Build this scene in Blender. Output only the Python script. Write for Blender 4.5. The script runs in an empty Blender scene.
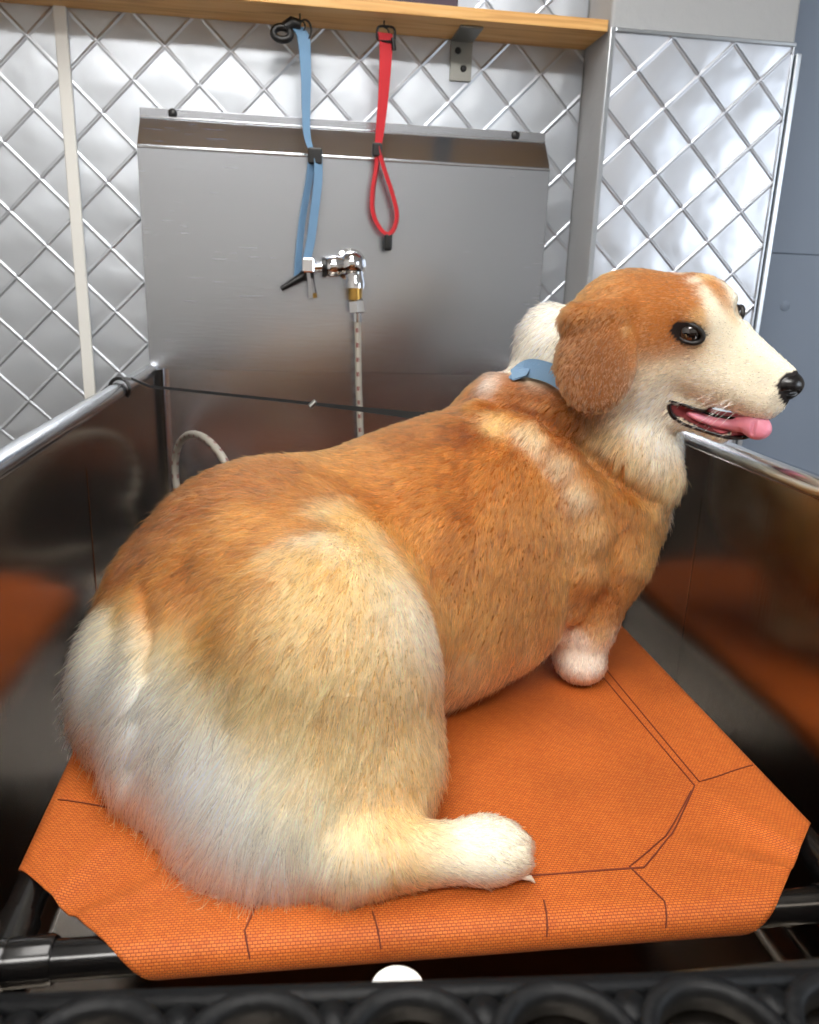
import bpy, bmesh, math, random
import numpy as np
from mathutils import Vector, Matrix, kdtree
random.seed(7); RNG = np.random.default_rng(7)
sc = bpy.context.scene; COL = sc.collection
H = 1.33                                   # camera height above the floor

# ------------------------------------------------------------------ camera
FPX, PITCH, YAW, ROLL = 782.4, .28102, .15207, .03489
cp, sp, cy, sy, cr, sr = math.cos(PITCH), math.sin(PITCH), math.cos(YAW), math.sin(YAW), math.cos(ROLL), math.sin(ROLL)
FWD = np.array([sy*cp, cy*cp, -sp]); _r = np.array([cy, -sy, 0.]); _u = np.cross(_r, FWD)
RT = cr*_r + sr*_u; UP = -sr*_r + cr*_u
EYE = np.array([0, 0, H])
def at(x, y, Y):                           # the point of the place seen at pixel x, y at distance Y into the room
    d = FWD + RT*(x-409.5)/FPX - UP*(y-512)/FPX
    return EYE + d*(Y/d[1])
cam = bpy.data.cameras.new('camera'); co = bpy.data.objects.new('camera', cam); COL.objects.link(co)
co.matrix_world = Matrix((list(RT)+[0], list(UP)+[0], list(-FWD)+[0], list(EYE)+[1])).transposed()
cam.sensor_fit = 'VERTICAL'; cam.sensor_height = 36; cam.lens = FPX/1024*36; cam.clip_start = .01
cam.dof.use_dof = True; cam.dof.focus_distance = .72; cam.dof.aperture_fstop = 10.0
sc.camera = co
sc.view_settings.view_transform = 'Standard'; sc.view_settings.look = 'None'; sc.view_settings.gamma = 1
sc.view_settings.use_curve_mapping = False; sc.view_settings.exposure = 0.04

# ------------------------------------------------------------------ helpers
def lin(r, g, b): return tuple(((c/255)/12.92 if c <= 10 else ((c/255+.055)/1.055)**2.4) for c in (r, g, b))
def mat(name, col, rough=.5, metal=0., bump=None, spec=.5, **kw):
    m = bpy.data.materials.new(name); m.use_nodes = True; nt = m.node_tree; b = nt.nodes['Principled BSDF']
    b.inputs['Base Color'].default_value = (*lin(*col), 1); b.inputs['Roughness'].default_value = rough
    b.inputs['Metallic'].default_value = metal; b.inputs['Specular IOR Level'].default_value = spec
    for k, v in kw.items(): b.inputs[k.replace('_', ' ')].default_value = v
    if bump:
        n = nt.nodes.new('ShaderNodeTexNoise'); n.inputs['Scale'].default_value = bump[0]; n.inputs['Detail'].default_value = 5
        tc = nt.nodes.new('ShaderNodeTexCoord'); nt.links.new(tc.outputs['Object'], n.inputs['Vector'])
        bp = nt.nodes.new('ShaderNodeBump'); bp.inputs['Strength'].default_value = bump[1]; bp.inputs['Distance'].default_value = bump[2]
        nt.links.new(n.outputs['Fac'], bp.inputs['Height']); nt.links.new(bp.outputs['Normal'], b.inputs['Normal'])
    return m
class NT:                                  # small wiring helper
    def __init__(s, m): s.nt = m.node_tree; s.b = s.nt.nodes['Principled BSDF']
    def n(s, t, **kw):
        x = s.nt.nodes.new('ShaderNode'+t)
        for k, v in kw.items():
            if hasattr(x, k): setattr(x, k, v)
            else: x.inputs[k.replace('_', ' ')].default_value = v
        return x
    def l(s, a, b): s.nt.links.new(a, b)
    def math(s, op, a, b=None, c=None):
        x = s.nt.nodes.new('ShaderNodeMath'); x.operation = op
        for i, v in enumerate((a, b, c)):
            if v is None: continue
            if isinstance(v, (int, float)): x.inputs[i].default_value = v
            else: s.l(v, x.inputs[i])
        return x.outputs[0]
    def ramp(s, fac, stops):
        x = s.nt.nodes.new('ShaderNodeValToRGB'); e = x.color_ramp.elements
        while len(e) < len(stops): e.new(.5)
        for k, (p, c) in enumerate(stops): e[k].position = p; e[k].color = (*c, 1) if len(c) == 3 else c
        s.l(fac, x.inputs[0]); return x.outputs[0]
def tag(o, label=None, cat=None, group=None, kind=None):
    if label: o['label'] = label
    if cat: o['category'] = cat
    if group: o['group'] = group
    if kind: o['kind'] = kind
    return o
def empty(name, loc, label=None, cat=None, group=None):
    o = bpy.data.objects.new(name, None); COL.objects.link(o); o.location = loc; o.empty_display_size = .05
    return tag(o, label, cat, group)
def link(name, me, m, parent=None, smooth=True):
    if smooth: me.polygons.foreach_set('use_smooth', [True]*len(me.polygons))
    if m: me.materials.append(m)
    o = bpy.data.objects.new(name, me); COL.objects.link(o)
    if parent:
        o.parent = parent
        o.matrix_parent_inverse = Matrix.Translation(parent.location if parent.parent is None else (0, 0, 0)).inverted()
    return o
def mesh(name, V, F, m, parent=None, smooth=True):
    me = bpy.data.meshes.new(name); me.from_pydata([tuple(map(float, v)) for v in V], [], F); me.validate()
    return link(name, me, m, parent, smooth)
class MB:                                  # collects shapes into ONE mesh
    def __init__(s): s.bm = bmesh.new()
    def box(s, lo, hi, bev=0., seg=2):
        r = bmesh.ops.create_cube(s.bm, size=1); v = r['verts']
        c = (Vector(lo)+Vector(hi))/2; d = Vector(hi)-Vector(lo)
        for q in v: q.co = Vector((q.co[i]*d[i] for i in range(3)))+c
        if bev:
            es = list({e for q in v for e in q.link_edges})
            bmesh.ops.bevel(s.bm, geom=es, offset=bev, segments=seg, affect='EDGES', profile=.5)
        return s
    def tube(s, pts, r, n=14, caps=True, closed=False):
        P = [Vector(p) for p in pts]; N = len(P); rr = r if hasattr(r, '__len__') else [r]*N
        rings = []; prev = None
        for i, p in enumerate(P):
            a = P[(i-1) % N] if closed or i > 0 else p; b = P[(i+1) % N] if closed or i < N-1 else p
            t = (b-a).normalized()
            if prev is None:
                u = t.cross(Vector((0, 0, 1)));
                if u.length < .1: u = t.cross(Vector((1, 0, 0)))
            else: u = prev - t*prev.dot(t)
            u.normalize(); prev = u; w = t.cross(u)
            rings.append([s.bm.verts.new(p+(u*math.cos(2*math.pi*k/n)+w*math.sin(2*math.pi*k/n))*rr[i]) for k in range(n)])
        for i in range(N if closed else N-1):
            A, B = rings[i], rings[(i+1) % N]
            for k in range(n): s.bm.faces.new((A[k], A[(k+1) % n], B[(k+1) % n], B[k]))
        if caps and not closed: s.bm.faces.new(rings[0][::-1]); s.bm.faces.new(rings[-1])
        return s
    def sphere(s, c, r, ax=None, n=24):
        R = bmesh.ops.create_uvsphere(s.bm, u_segments=n, v_segments=n//2, radius=1)
        for v in R['verts']:
            q = v.co; r3 = r if hasattr(r, '__len__') else (r, r, r)
            if ax is None: v.co = Vector((q[0]*r3[0], q[1]*r3[1], q[2]*r3[2]))+Vector(c)
            else: v.co = Vector(c)+sum((Vector(ax[i])*q[i]*r3[i] for i in range(3)), Vector())
        return s
    def ribbon(s, pts, w, wd, th=.0016):   # strap of width w laid along pts, wd = direction across it
        P = [Vector(p) for p in pts]; N = len(P); ww = w if hasattr(w, '__len__') else [w]*N
        WD = [Vector(q).normalized() for q in (wd if hasattr(wd[0], '__len__') else [wd]*N)]
        rows = []
        for i, p in enumerate(P):
            t = (P[min(i+1, N-1)]-P[max(i-1, 0)]).normalized(); nn = t.cross(WD[i]).normalized()
            d = WD[i]*ww[i]/2; e = nn*th/2
            rows.append([s.bm.verts.new(p+q) for q in (-d-e, d-e, d+e, -d+e)])
        for a, b in zip(rows, rows[1:]):
            for k in range(4): s.bm.faces.new((a[k], a[(k+1) % 4], b[(k+1) % 4], b[k]))
        s.bm.faces.new(rows[0][::-1]); s.bm.faces.new(rows[-1]); return s
    def build(s, name, m, parent=None, smooth=False):
        bmesh.ops.recalc_face_normals(s.bm, faces=s.bm.faces)
        me = bpy.data.meshes.new(name); s.bm.to_mesh(me); s.bm.free()
        o = link(name, me, m, parent, smooth)
        if smooth:
            try: me.set_sharp_from_angle(angle=math.radians(40))
            except Exception: pass
        return o
def spline(pts, n=8, closed=False):        # Catmull-Rom through pts
    P = [np.array(p, float) for p in pts]; N = len(P); out = []
    for i in range(N if closed else N-1):
        g = lambda k: P[k % N] if closed else P[min(max(k, 0), N-1)]
        a, b, c, d = g(i-1), g(i), g(i+1), g(i+2)
        for k in range(n):
            t = k/n; out.append(.5*((2*b)+(c-a)*t+(2*a-5*b+4*c-d)*t*t+(3*b-a-3*c+d)*t**3))
    if not closed: out.append(P[-1])
    return out
def lathe(mb, base, axis, prof, n=28):     # prof: (distance along axis, radius)
    A = Vector(axis).normalized(); return mb.tube([Vector(base)+A*p[0] for p in prof], [max(p[1], 1e-4) for p in prof], n)

# ------------------------------------------------------------------ materials
def steel(name, col, rough, streak=(40, 40, 3), amp=.10, bumpd=.0004, wav=.004, aniso=0.):
    m = mat(name, col, rough, 1.0); N = NT(m)
    tc = N.n('TexCoord'); mp = N.n('Mapping'); mp.inputs['Scale'].default_value = streak; N.l(tc.outputs['Object'], mp.inputs[0])
    n1 = N.n('TexNoise', Scale=6., Detail=6.); N.l(mp.outputs[0], n1.inputs['Vector'])
    n2 = N.n('TexNoise', Scale=3.5, Detail=2.); N.l(tc.outputs['Object'], n2.inputs['Vector'])
    rr = N.math('ADD', N.math('MULTIPLY', n1.outputs['Fac'], amp), rough-amp/2)
    N.l(N.math('ADD', rr, N.math('MULTIPLY', n2.outputs['Fac'], amp*.6)), N.b.inputs['Roughness'])
    b1 = N.n('Bump', Strength=.35, Distance=bumpd); N.l(n1.outputs['Fac'], b1.inputs['Height'])
    b2 = N.n('Bump', Strength=.5, Distance=wav); N.l(n2.outputs['Fac'], b2.inputs['Height']); N.l(b1.outputs[0], b2.inputs['Normal'])
    N.l(b2.outputs[0], N.b.inputs['Normal'])
    return m
M = {}
M['tub'] = steel('tub_steel', (150, 142, 132), .15, (60, 60, 4), .10, .0002, .0008)
M['rim'] = steel('rim_steel', (205, 208, 212), .16, (8, 8, 8), .06, .0002, .002)
M['splash'] = steel('backsplash_steel', (188, 192, 200), .22, (3, 3, 60), .10, .0002, .002)
M['chrome'] = mat('chrome', (225, 225, 228), .07, 1.)
M['brass'] = mat('brass', (190, 150, 80), .3, 1.)
M['plate'] = mat('galvanised', (150, 150, 145), .42, 1., (60, .3, .001))
M['black'] = mat('black_plastic', (16, 16, 17), .38, bump=(90, .2, .001))
M['blackpipe'] = mat('black_glossy_tube', (13, 12, 12), .2, bump=(35, .25, .001))
M['rubber'] = mat('black_rubber', (6, 7, 9), .55, bump=(160, .6, .0015), spec=.25)
M['white'] = mat('white_plastic', (248, 247, 244), .4)
M['strip'] = mat('white_strip', (222, 221, 216), .45, bump=(30, .1, .001))
M['trim'] = mat('aluminium_trim', (205, 210, 216), .28, 1.)
M['plaster'] = mat('grey_plaster', (168, 170, 172), .75, bump=(16, .7, .006))
M['recess'] = mat('recess_plaster', (150, 148, 142), .8, bump=(30, .5, .004))
M['bluewall'] = mat('blue_grey_paint', (134, 147, 166), .5, bump=(9, .2, .002))
M['room'] = mat('room_paint', (196, 192, 186), .8, bump=(20, .3, .002))
M['dark'] = mat('dark_cabinet', (48, 43, 40), .5)
M['floor'] = mat('floor_tile', (90, 82, 76), .45, bump=(8, .2, .002))
M['blue'] = mat('blue_webbing', (112, 150, 184), .7, bump=(600, .5, .0006))
M['red'] = mat('red_webbing', (196, 26, 38), .6, bump=(600, .5, .0006))
M['seam'] = mat('brown_thread', (110, 44, 20), .8)
M['purple'] = mat('purple_card', (74, 60, 74), .7)
def wood():
    m = mat('pine_wood', (205, 150, 85), .5); N = NT(m); tc = N.n('TexCoord'); mp = N.n('Mapping')
    mp.inputs['Scale'].default_value = (1.6, 22, 22); N.l(tc.outputs['Object'], mp.inputs[0])
    n = N.n('TexNoise', Scale=3., Detail=8., Distortion=.6); N.l(mp.outputs[0], n.inputs['Vector'])
    N.l(N.ramp(n.outputs['Fac'], [(.3, lin(186, 130, 70)), (.5, lin(222, 170, 100)), (.7, lin(232, 188, 124))]), N.b.inputs['Base Color'])
    b = N.n('Bump', Strength=.25, Distance=.001); N.l(n.outputs['Fac'], b.inputs['Height']); N.l(b.outputs[0], N.b.inputs['Normal']); return m
M['wood'] = wood()
def diamond(name, x0, z0, px, pz, col, rough, amp):   # pressed metal sheet with a raised diamond lattice
    m = mat(name, col, rough, 1.0); N = NT(m); tc = N.n('TexCoord'); sx = N.n('SeparateXYZ'); N.l(tc.outputs['Object'], sx.inputs[0])
    u = N.math('DIVIDE', N.math('SUBTRACT', sx.outputs[0], x0), px); v = N.math('DIVIDE', N.math('SUBTRACT', sx.outputs[2], z0), pz)
    hs = []
    for w in (N.math('ADD', u, v), N.math('SUBTRACT', u, v)):
        d = N.math('ABSOLUTE', N.math('SUBTRACT', N.math('FRACT', N.math('ADD', w, .5)), .5))   # 0 on a line, .5 mid tile
        r = N.math('SUBTRACT', 1., N.math('MINIMUM', N.math('DIVIDE', d, .055), 1.)); r = N.math('MULTIPLY', N.math('MULTIPLY', r, r), N.math('SUBTRACT', 3., N.math('MULTIPLY', r, 2.)))
        hs.append((r, d))
    ridge = N.math('MAXIMUM', hs[0][0], hs[1][0])
    pil = N.math('MULTIPLY', N.math('SINE', N.math('MULTIPLY', hs[0][1], math.pi)), N.math('SINE', N.math('MULTIPLY', hs[1][1], math.pi)))
    ns = N.n('TexNoise', Scale=11., Detail=2.); N.l(tc.outputs['Object'], ns.inputs['Vector'])
    b1 = N.n('Bump', Strength=1., Distance=.0028*amp); N.l(ridge, b1.inputs['Height'])
    b2 = N.n('Bump', Strength=1., Distance=.0022*amp); N.l(pil, b2.inputs['Height']); N.l(b1.outputs[0], b2.inputs['Normal'])
    b3 = N.n('Bump', Strength=.6, Distance=.006); N.l(ns.outputs['Fac'], b3.inputs['Height']); N.l(b2.outputs[0], b3.inputs['Normal'])
    N.l(b3.outputs[0], N.b.inputs['Normal'])
    return m
M['dia1'] = diamond('pressed_metal_sheet', -.345, .286+H, .118, .118, (196, 202, 210), .42, .5)
M['dia2'] = diamond('pressed_metal_sheet_shiny', .626, .391+H, .121, .115, (222, 225, 232), .36, .7)
def canvas():
    m = mat('orange_mesh_fabric', (205, 92, 30), .62, spec=.35); N = NT(m); uv = N.n('UVMap'); uv.uv_map = 'UVMap'
    br = N.n('TexBrick'); br.offset = .5; br.inputs['Scale'].default_value = 1.; br.inputs['Mortar Size'].default_value = .00035
    br.inputs['Mortar Smooth'].default_value = .6; br.inputs['Brick Width'].default_value = .0034; br.inputs['Row Height'].default_value = .0021
    br.inputs['Color1'].default_value = (*lin(216, 118, 46), 1); br.inputs['Color2'].default_value = (*lin(202, 102, 36), 1); br.inputs['Mortar'].default_value = (*lin(140, 60, 24), 1)
    N.l(uv.outputs[0], br.inputs['Vector'])
    ns = N.n('TexNoise', Scale=9., Detail=4.); N.l(uv.outputs[0], ns.inputs['Vector'])
    mx = N.n('Mix'); mx.data_type = 'RGBA'; mx.blend_type = 'MULTIPLY'
    N.l(N.ramp(ns.outputs['Fac'], [(.3, (.82, .80, .78)), (.65, (1.04, 1.04, 1.04))]), mx.inputs['B']); N.l(br.outputs['Color'], mx.inputs['A']); mx.inputs['Factor'].default_value = 1
    N.l(mx.outputs['Result'], N.b.inputs['Base Color'])
    b = N.n('Bump', Strength=.8, Distance=.0009); b.invert = True; N.l(br.outputs['Fac'], b.inputs['Height']); N.l(b.outputs[0], N.b.inputs['Normal'])
    return m
M['canvas'] = canvas()

# ------------------------------------------------------------------ setting
X0, X1, Y0, YW, ZC = -1.5, 2.3, -2.4, 1.655, 2.75
def struct(name, lo, hi, m, bev=0.): return tag(MB().box(lo, hi, bev).build(name, m), kind='structure')
struct('floor', (X0-.1, Y0-.1, -.1), (X1+.1, YW+.3, 0), M['floor'])
struct('ceiling', (X0-.1, Y0-.1, ZC), (X1+.1, YW+.3, ZC+.1), M['room'])
struct('wall_back', (X0-.1, YW+.004, 0), (1.0, YW+.25, ZC), M['plaster'])
struct('wall_left', (X0-.1, Y0, 0), (X0, YW, ZC), M['room'])
struct('wall_front', (X0, Y0-.1, 0), (X1, Y0, ZC), M['room'])
wr = MB(); WY0, WY1, WZ0, WZ1 = -1.5, .5, 1.15, 2.3
wr.box((X1, Y0, 0), (X1+.1, YW+.3, WZ0)).box((X1, Y0, WZ1), (X1+.1, YW+.3, ZC)).box((X1, Y0, WZ0), (X1+.1, WY0, WZ1)).box((X1, WY1, WZ0), (X1+.1, YW+.3, WZ1))
tag(wr.build('wall_right', M['room']), kind='structure')
wf = MB()
for a, b in (((X1+.02, WY0, WZ0), (X1+.08, WY1, WZ0+.05)), ((X1+.02, WY0, WZ1-.05), (X1+.08, WY1, WZ1)), ((X1+.02, WY0, WZ0+.05), (X1+.08, WY0+.05, WZ1-.05)), ((X1+.02, WY1-.05, WZ0+.05), (X1+.08, WY1, WZ1-.05)), ((X1+.02, -.53, WZ0+.05), (X1+.08, -.47, WZ1-.05))): wf.box(a, b, .004)
tag(wf.build('window_1', M['strip']), kind='structure')
# metal cladding, joint strip, pillar with its own cladding
struct('trim_1', (-1.4, YW-.004, H-.75), (.566, YW+.004, H+.60), M['dia1'])
o = MB().box((-.414, YW-.013, H-.75), (-.392, YW-.004, H+.60), .002).build('trim_2', M['strip']); tag(o, kind='structure')
PY = 1.53
struct('wall_right_pillar', (.570, PY, 0), (.932, YW+.02, ZC), M['plaster'], .006)
struct('trim_3', (.5745, PY-.006, H-.75), (.929, PY-.0005, H+.4525), M['dia2'])
t3 = MB(); t3.box((.5665, PY-.011, H-.75), (.5765, PY-.0062, H+.4575), .0015).box((.5765, PY-.011, H+.4505), (.929, PY-.0062, H+.4575), .0015)
tag(t3.build('trim_4', M['trim']), kind='structure')
t4 = MB(); t4.box((.924, PY-.010, H-.75), (.9275, PY-.0062, H+.450), .0008).box((.931, PY-.013, H-.75), (.942, PY+.02, H+.440), .002)
tag(t4.build('trim_5', M['trim']), kind='structure')
struct('wall_right_back', (.925, 1.75, 0), (X1, YW+.25, ZC), M['bluewall'])
# blue-grey boards on that wall: an upper and a lower sheet meeting in a seam
struct('trim_6', (.93, 1.742, H+.1005), (X1, 1.75, ZC), M['bluewall'], .0015)
struct('trim_7', (.93, 1.739, .2), (X1, 1.75, H+.0990), M['bluewall'], .0015)
s = at(785, 306, 1.739); mb = MB(); lathe(mb, s+np.array([0, .002, 0]), (0, -1, 0), [(0, .012), (.003, .012), (.005, .009), (.0055, .0001)])
sk = tag(mb.build('wall_screw', M['bluewall'], smooth=True), 'round painted screw head on the blue-grey wall at the right', 'screw')

# ceiling lamps
def lamp(name, x, y, w, d, power, label, col=(1., .95, .88)):
    e = empty(name, (x, y, ZC), label, 'ceiling light', 'ceiling light panels')
    f = MB()
    for a, b in (((x-w/2-.02, y-d/2-.02, ZC-.04), (x+w/2+.02, y-d/2, ZC)), ((x-w/2-.02, y+d/2, ZC-.04), (x+w/2+.02, y+d/2+.02, ZC)), ((x-w/2-.02, y-d/2, ZC-.04), (x-w/2, y+d/2, ZC)), ((x+w/2, y-d/2, ZC-.04), (x+w/2+.02, y+d/2, ZC))): f.box(a, b)
    f.build('lamp_frame', M['white'], e)
    m = bpy.data.materials.new('lit_diffuser'); m.use_nodes = True; b = m.node_tree.nodes['Principled BSDF']
    b.inputs['Emission Color'].default_value = (*col, 1); b.inputs['Emission Strength'].default_value = power; b.inputs['Base Color'].default_value = (.8, .8, .8, 1)
    MB().box((x-w/2, y-d/2, ZC-.03), (x+w/2, y+d/2, ZC-.02)).build('diffuser', m, e)
HAIRS = 360000
WINDOW_W = 26.
LA = (-.05, .45, .6, 1.3, 10.5)
LB = (-.2, -.9, 2.0, .5, 21.)

w = bpy.data.worlds.new('world'); sc.world = w; w.use_nodes = True
bg = w.node_tree.nodes['Background']; bg.inputs[0].default_value = (.80, .89, 1., 1); bg.inputs[1].default_value = 1.6
al = bpy.data.lights.new('window_daylight', 'AREA'); al.shape = 'RECTANGLE'; al.size = 1.9; al.size_y = 1.05; al.energy = WINDOW_W; al.color = (.84, .92, 1.)
ao = bpy.data.objects.new('window_daylight', al); COL.objects.link(ao); ao.location = (X1+.14, -.5, 1.72); ao.rotation_euler = (0, math.pi/2, 0)
lamp('ceiling_light', LA[0], LA[1], LA[2], LA[3], LA[4], 'long lit ceiling panel over the tub', (1., .97, .93))
lamp('ceiling_light', LB[0], LB[1], LB[2], LB[3], LB[4], 'long lit ceiling panel behind the viewer', (1., .97, .93))
# dark cupboard run behind the viewer
cb = empty('storage_cupboard', (.4, Y0+.3, 0), 'dark brown low cupboard against the wall behind the viewer', 'cupboard')
MB().box((-.9, Y0+.005, .08), (1.7, Y0+.58, .95), .005).build('cupboard_body', M['dark'], cb)
MB().box((-.85, Y0+.005, 0), (1.65, Y0+.52, .08)).build('plinth', M['dark'], cb)
for k in range(4): MB().box((-.88+.65*k, Y0+.58, .11), (-.26+.65*k, Y0+.60, .92), .004).build('door', M['dark'], cb)

# ------------------------------------------------------------------ tub
TL, TR, TF, TB, TZ, RZ = -.262, .487, .232, 1.60, H-.62, H-.172
tub = empty('grooming_tub', (.11, .93, 0), 'stainless steel dog wash tub with rolled side rims and a tall back', 'tub')
def rrect(x0, x1, y0, y1, r, n=6):
    out = []
    for cx, cyy, a0 in ((x0+r, y0+r, math.pi), (x1-r, y0+r, 1.5*math.pi), (x1-r, y1-r, 0), (x0+r, y1-r, .5*math.pi)):
        for k in range(n+1):
            a = a0+k*math.pi/2/n; out.append((cx+r*math.cos(a), cyy+r*math.sin(a)))
    return out
def sweep(path, prof, name, m, parent, cap=None, closed=True):  # prof: (outward offset, z)
    V = []; n = len(path); k = len(prof)
    c = np.mean(path, axis=0)
    for i, p in enumerate(path):
        a, b = np.array(path[(i-1) % n]), np.array(path[(i+1) % n]); t = b-a; nn = np.array([t[1], -t[0]]); nn /= np.linalg.norm(nn)
        for q in prof: V.append((p[0]+nn[0]*q[0], p[1]+nn[1]*q[0], q[1]))
    F = [(i*k+j, ((i+1) % n)*k+j, ((i+1) % n)*k+j+1, i*k+j+1) for i in range(n) for j in range(k-1)]
    if cap: F.append([i*k for i in range(n)])
    return mesh(name, V, F, m, parent)
path = rrect(TL, TR, TF, TB, .022, 8)
cv = [(-.03+.03*math.sin(a), TZ+.03-.03*math.cos(a)) for a in np.linspace(0, math.pi/2, 7)]
SZ = H-.262
V = []; k = len(cv)+6; n = len(path)
for i, p in enumerate(path):
    a, b = np.array(path[(i-1) % n]), np.array(path[(i+1) % n]); t = b-a; nn = np.array([t[1], -t[0]]); nn /= np.linalg.norm(nn)
    ztop = SZ if p[1] < TF+.021 else RZ
    for q in cv+[(0, TZ+.03+(ztop-TZ-.03)*(m_+1)/6) for m_ in range(6)]: V.append((p[0]+nn[0]*q[0], p[1]+nn[1]*q[0], q[1]))
F = [(i*k+j, ((i+1) % n)*k+j, ((i+1) % n)*k+j+1, i*k+j+1) for i in range(n) for j in range(k-1)]+[[i*k for i in range(n)]]
wl = mesh('basin', V, F, M['tub'], tub)
wl.data.materials.append(M['splash'])
for f_ in wl.data.polygons:
    if all(V[q][1] > TB-.004 for q in f_.vertices): f_.material_index = 1
so = wl.modifiers.new('s', 'SOLIDIFY'); so.thickness = .0015; so.offset = 1
es = wl.modifiers.new('e', 'EDGE_SPLIT'); es.split_angle = math.radians(35)
R = .0115
for side, xs in ((-1, TL), (1, TR)):
    rb = MB(); yy = [TF-.005, TF, TB-.03, TB-.012, TB-.002]; rb.tube([(xs+side*R, y, RZ-.002) for y in yy], [R+.0005, R+.0015, R+.0015, R-.001, R-.005], 28)
    rb.build('rolled_rim', M['rim'], tub, True)
    ys_ = .852 if side > 0 else 1.02
    MB().tube([(xs-side*.0004, ys_, TZ+.04), (xs-side*.0004, ys_, H-.235)], .0006, 6).build('weld_seam', M['tub'], tub, True)
# back panel: rises from the basin, then bevels back to the wall under a screwed flange
bx0, bx1 = -.277, .499
V = []; F = []
cols = [bx0, bx0+.004]+list(np.linspace(bx0+.02, bx1-.02, 20))+[bx1-.004, bx1]
prof = [(TB, RZ), (TB, H-.10), (TB, H+.226), (TB+.0015, H+.2295), (YW-.010, H+.281), (YW-.006, H+.284), (YW-.006, H+.300)]
for x in cols:
    for (y, z) in prof: V.append((x, y, z))
k = len(prof)
for i in range(len(cols)-1):
    for j in range(k-1): F.append((i*k+j, (i+1)*k+j, (i+1)*k+j+1, i*k+j+1))
bs = mesh('backsplash', V, F, M['splash'], tub, False); so = bs.modifiers.new('s', 'SOLIDIFY'); so.thickness = .0016; so.offset = 1
bv = bs.modifiers.new('b', 'BEVEL'); bv.width = .0015; bv.segments = 2; bv.limit_method = 'ANGLE'
hm = MB()
hm.box((bx0, TB-.0045, H+.2245), (bx1, TB-.0012, H+.2290), .001).box((bx0, YW-.0125, H+.2815), (bx1, YW-.009, H+.2855), .001)
hm.build('folded_edge', M['rim'], bs)
for x in (-.218, .438):
    mb = MB(); lathe(mb, (x, YW-.0065, H+.293), (0, -1, 0), [(0, .0085), (.002, .0085), (.004, .006), (.0045, .0001)], 18); mb.build('screw', M['black'], bs, True)
MB().box((TL+.03, TF-.235, SZ-.006), (TR-.03, TF+.002, SZ), .002).build('front_ledge', M['tub'], tub)
for x in (TL+.05, TR-.05):
    for y in (TF+.06, TB-.08): MB().tube([(x, y, 0), (x, y, TZ-.002)], .02, 16).build('leg', M['rim'], tub)
# bottle in the gap in front of the cot
c = at(398, 980, .335); bo_ = empty('shampoo_bottle', (c[0], c[1], TZ+.001), 'white capped plastic bottle standing in the gap between the cot and the ring mat', 'bottle')
zt = c[2]-TZ-.001; mb = MB(); lathe(mb, (c[0], c[1], TZ+.001), (0, 0, 1), [(0, .028), (.004, .031), (zt-.075, .031), (zt-.055, .024), (zt-.045, .013), (zt-.035, .013)], 32); mb.build('bottle_body', M['white'], bo_, True)
mb = MB(); lathe(mb, (c[0], c[1], TZ+.001), (0, 0, 1), [(zt-.040, .0155), (zt-.010, .0160), (zt-.005, .0145), (zt-.0015, .009), (zt, .0003)], 32); mb.build('cap', M['white'], bo_, True)

# ------------------------------------------------------------------ cot
CX0, CX1, CY0, CY1, CZ, CR = -.197, .429, .440, 1.168, H-.4305, .014
cot = empty('mesh_pet_cot', (.116, .8, TZ), 'orange woven mesh pet cot with a black tube frame', 'pet cot')
RR = CR+.0012; WR = .045
def wrapc(a, L):                            # unfolded distance -> (offset, drop)
    if a < 0: t = min(-a/RR, 3.4); return -RR*math.sin(t), -RR*(1-math.cos(t))
    if a > L: t = min((a-L)/RR, 3.4); return L+RR*math.sin(t), -RR*(1-math.cos(t))
    return a, 0.
LX, LY = CX1-CX0, CY1-CY0
SK = .018; YL = CY0+LX*SK            # the front tube runs very slightly out of square
def cloth(a, b):
    x, dz = wrapc(a, LX); y, ez = wrapc(b, LY)
    ua, ub = min(max(a/LX, 0), 1), min(max(b/LY, 0), 1)
    sag = -.004*math.sin(math.pi*ua)*math.sin(math.pi*ub)
    for (ca, cb, sa) in ((0, 0, 1), (LX, 0, 1), (0, LY, 1), (LX, LY, 1)):   # pull folds running in from each clipped corner
        da, db = abs(a-ca), abs(b-cb); rr_ = math.hypot(da, db)
        if rr_ < .22:
            th = math.atan2(db, da); f = max(0, 1-rr_/.22)*min(1, max(0, min(a if ca == 0 else LX-a, b if cb == 0 else LY-b))/.03)
            sag += -.0075*f*math.exp(-((th-.80)/.22)**2)+.0012*f*math.cos((th-.8)*19)
    return Vector((CX0+x, CY0+y+(LX-x)*SK*(1-ub), CZ+dz+ez+sag))
bm = bmesh.new(); NA, NB = 150, 176
ga = [-WR+(LX+2*WR)*i/NA for i in range(NA+1)]; gb = [-WR+(LY+2*WR)*j/NB for j in range(NB+1)]
gv = [[bm.verts.new((a, b, 0)) for b in gb] for a in ga]
for i in range(NA):
    for j in range(NB): bm.faces.new((gv[i][j], gv[i+1][j], gv[i+1][j+1], gv[i][j+1]))
CUT = .067
for ca, cb, na, nb in ((0, 0, -1, -1), (LX, 0, 1, -1), (0, LY, -1, 1), (LX, LY, 1, 1)):
    pc = Vector((ca-na*CUT, cb, 0)); bmesh.ops.bisect_plane(bm, geom=bm.verts[:]+bm.edges[:]+bm.faces[:], plane_co=pc, plane_no=Vector((na, nb, 0)).normalized(), clear_outer=True)
uvl = bm.loops.layers.uv.new('UVMap')
for f_ in bm.faces:
    for l_ in f_.loops: l_[uvl].uv = (l_.vert.co.x, l_.vert.co.y)
for v in bm.verts: v.co = cloth(v.co.x, v.co.y)
me = bpy.data.meshes.new('fabric'); bm.to_mesh(me); bm.free()
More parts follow.
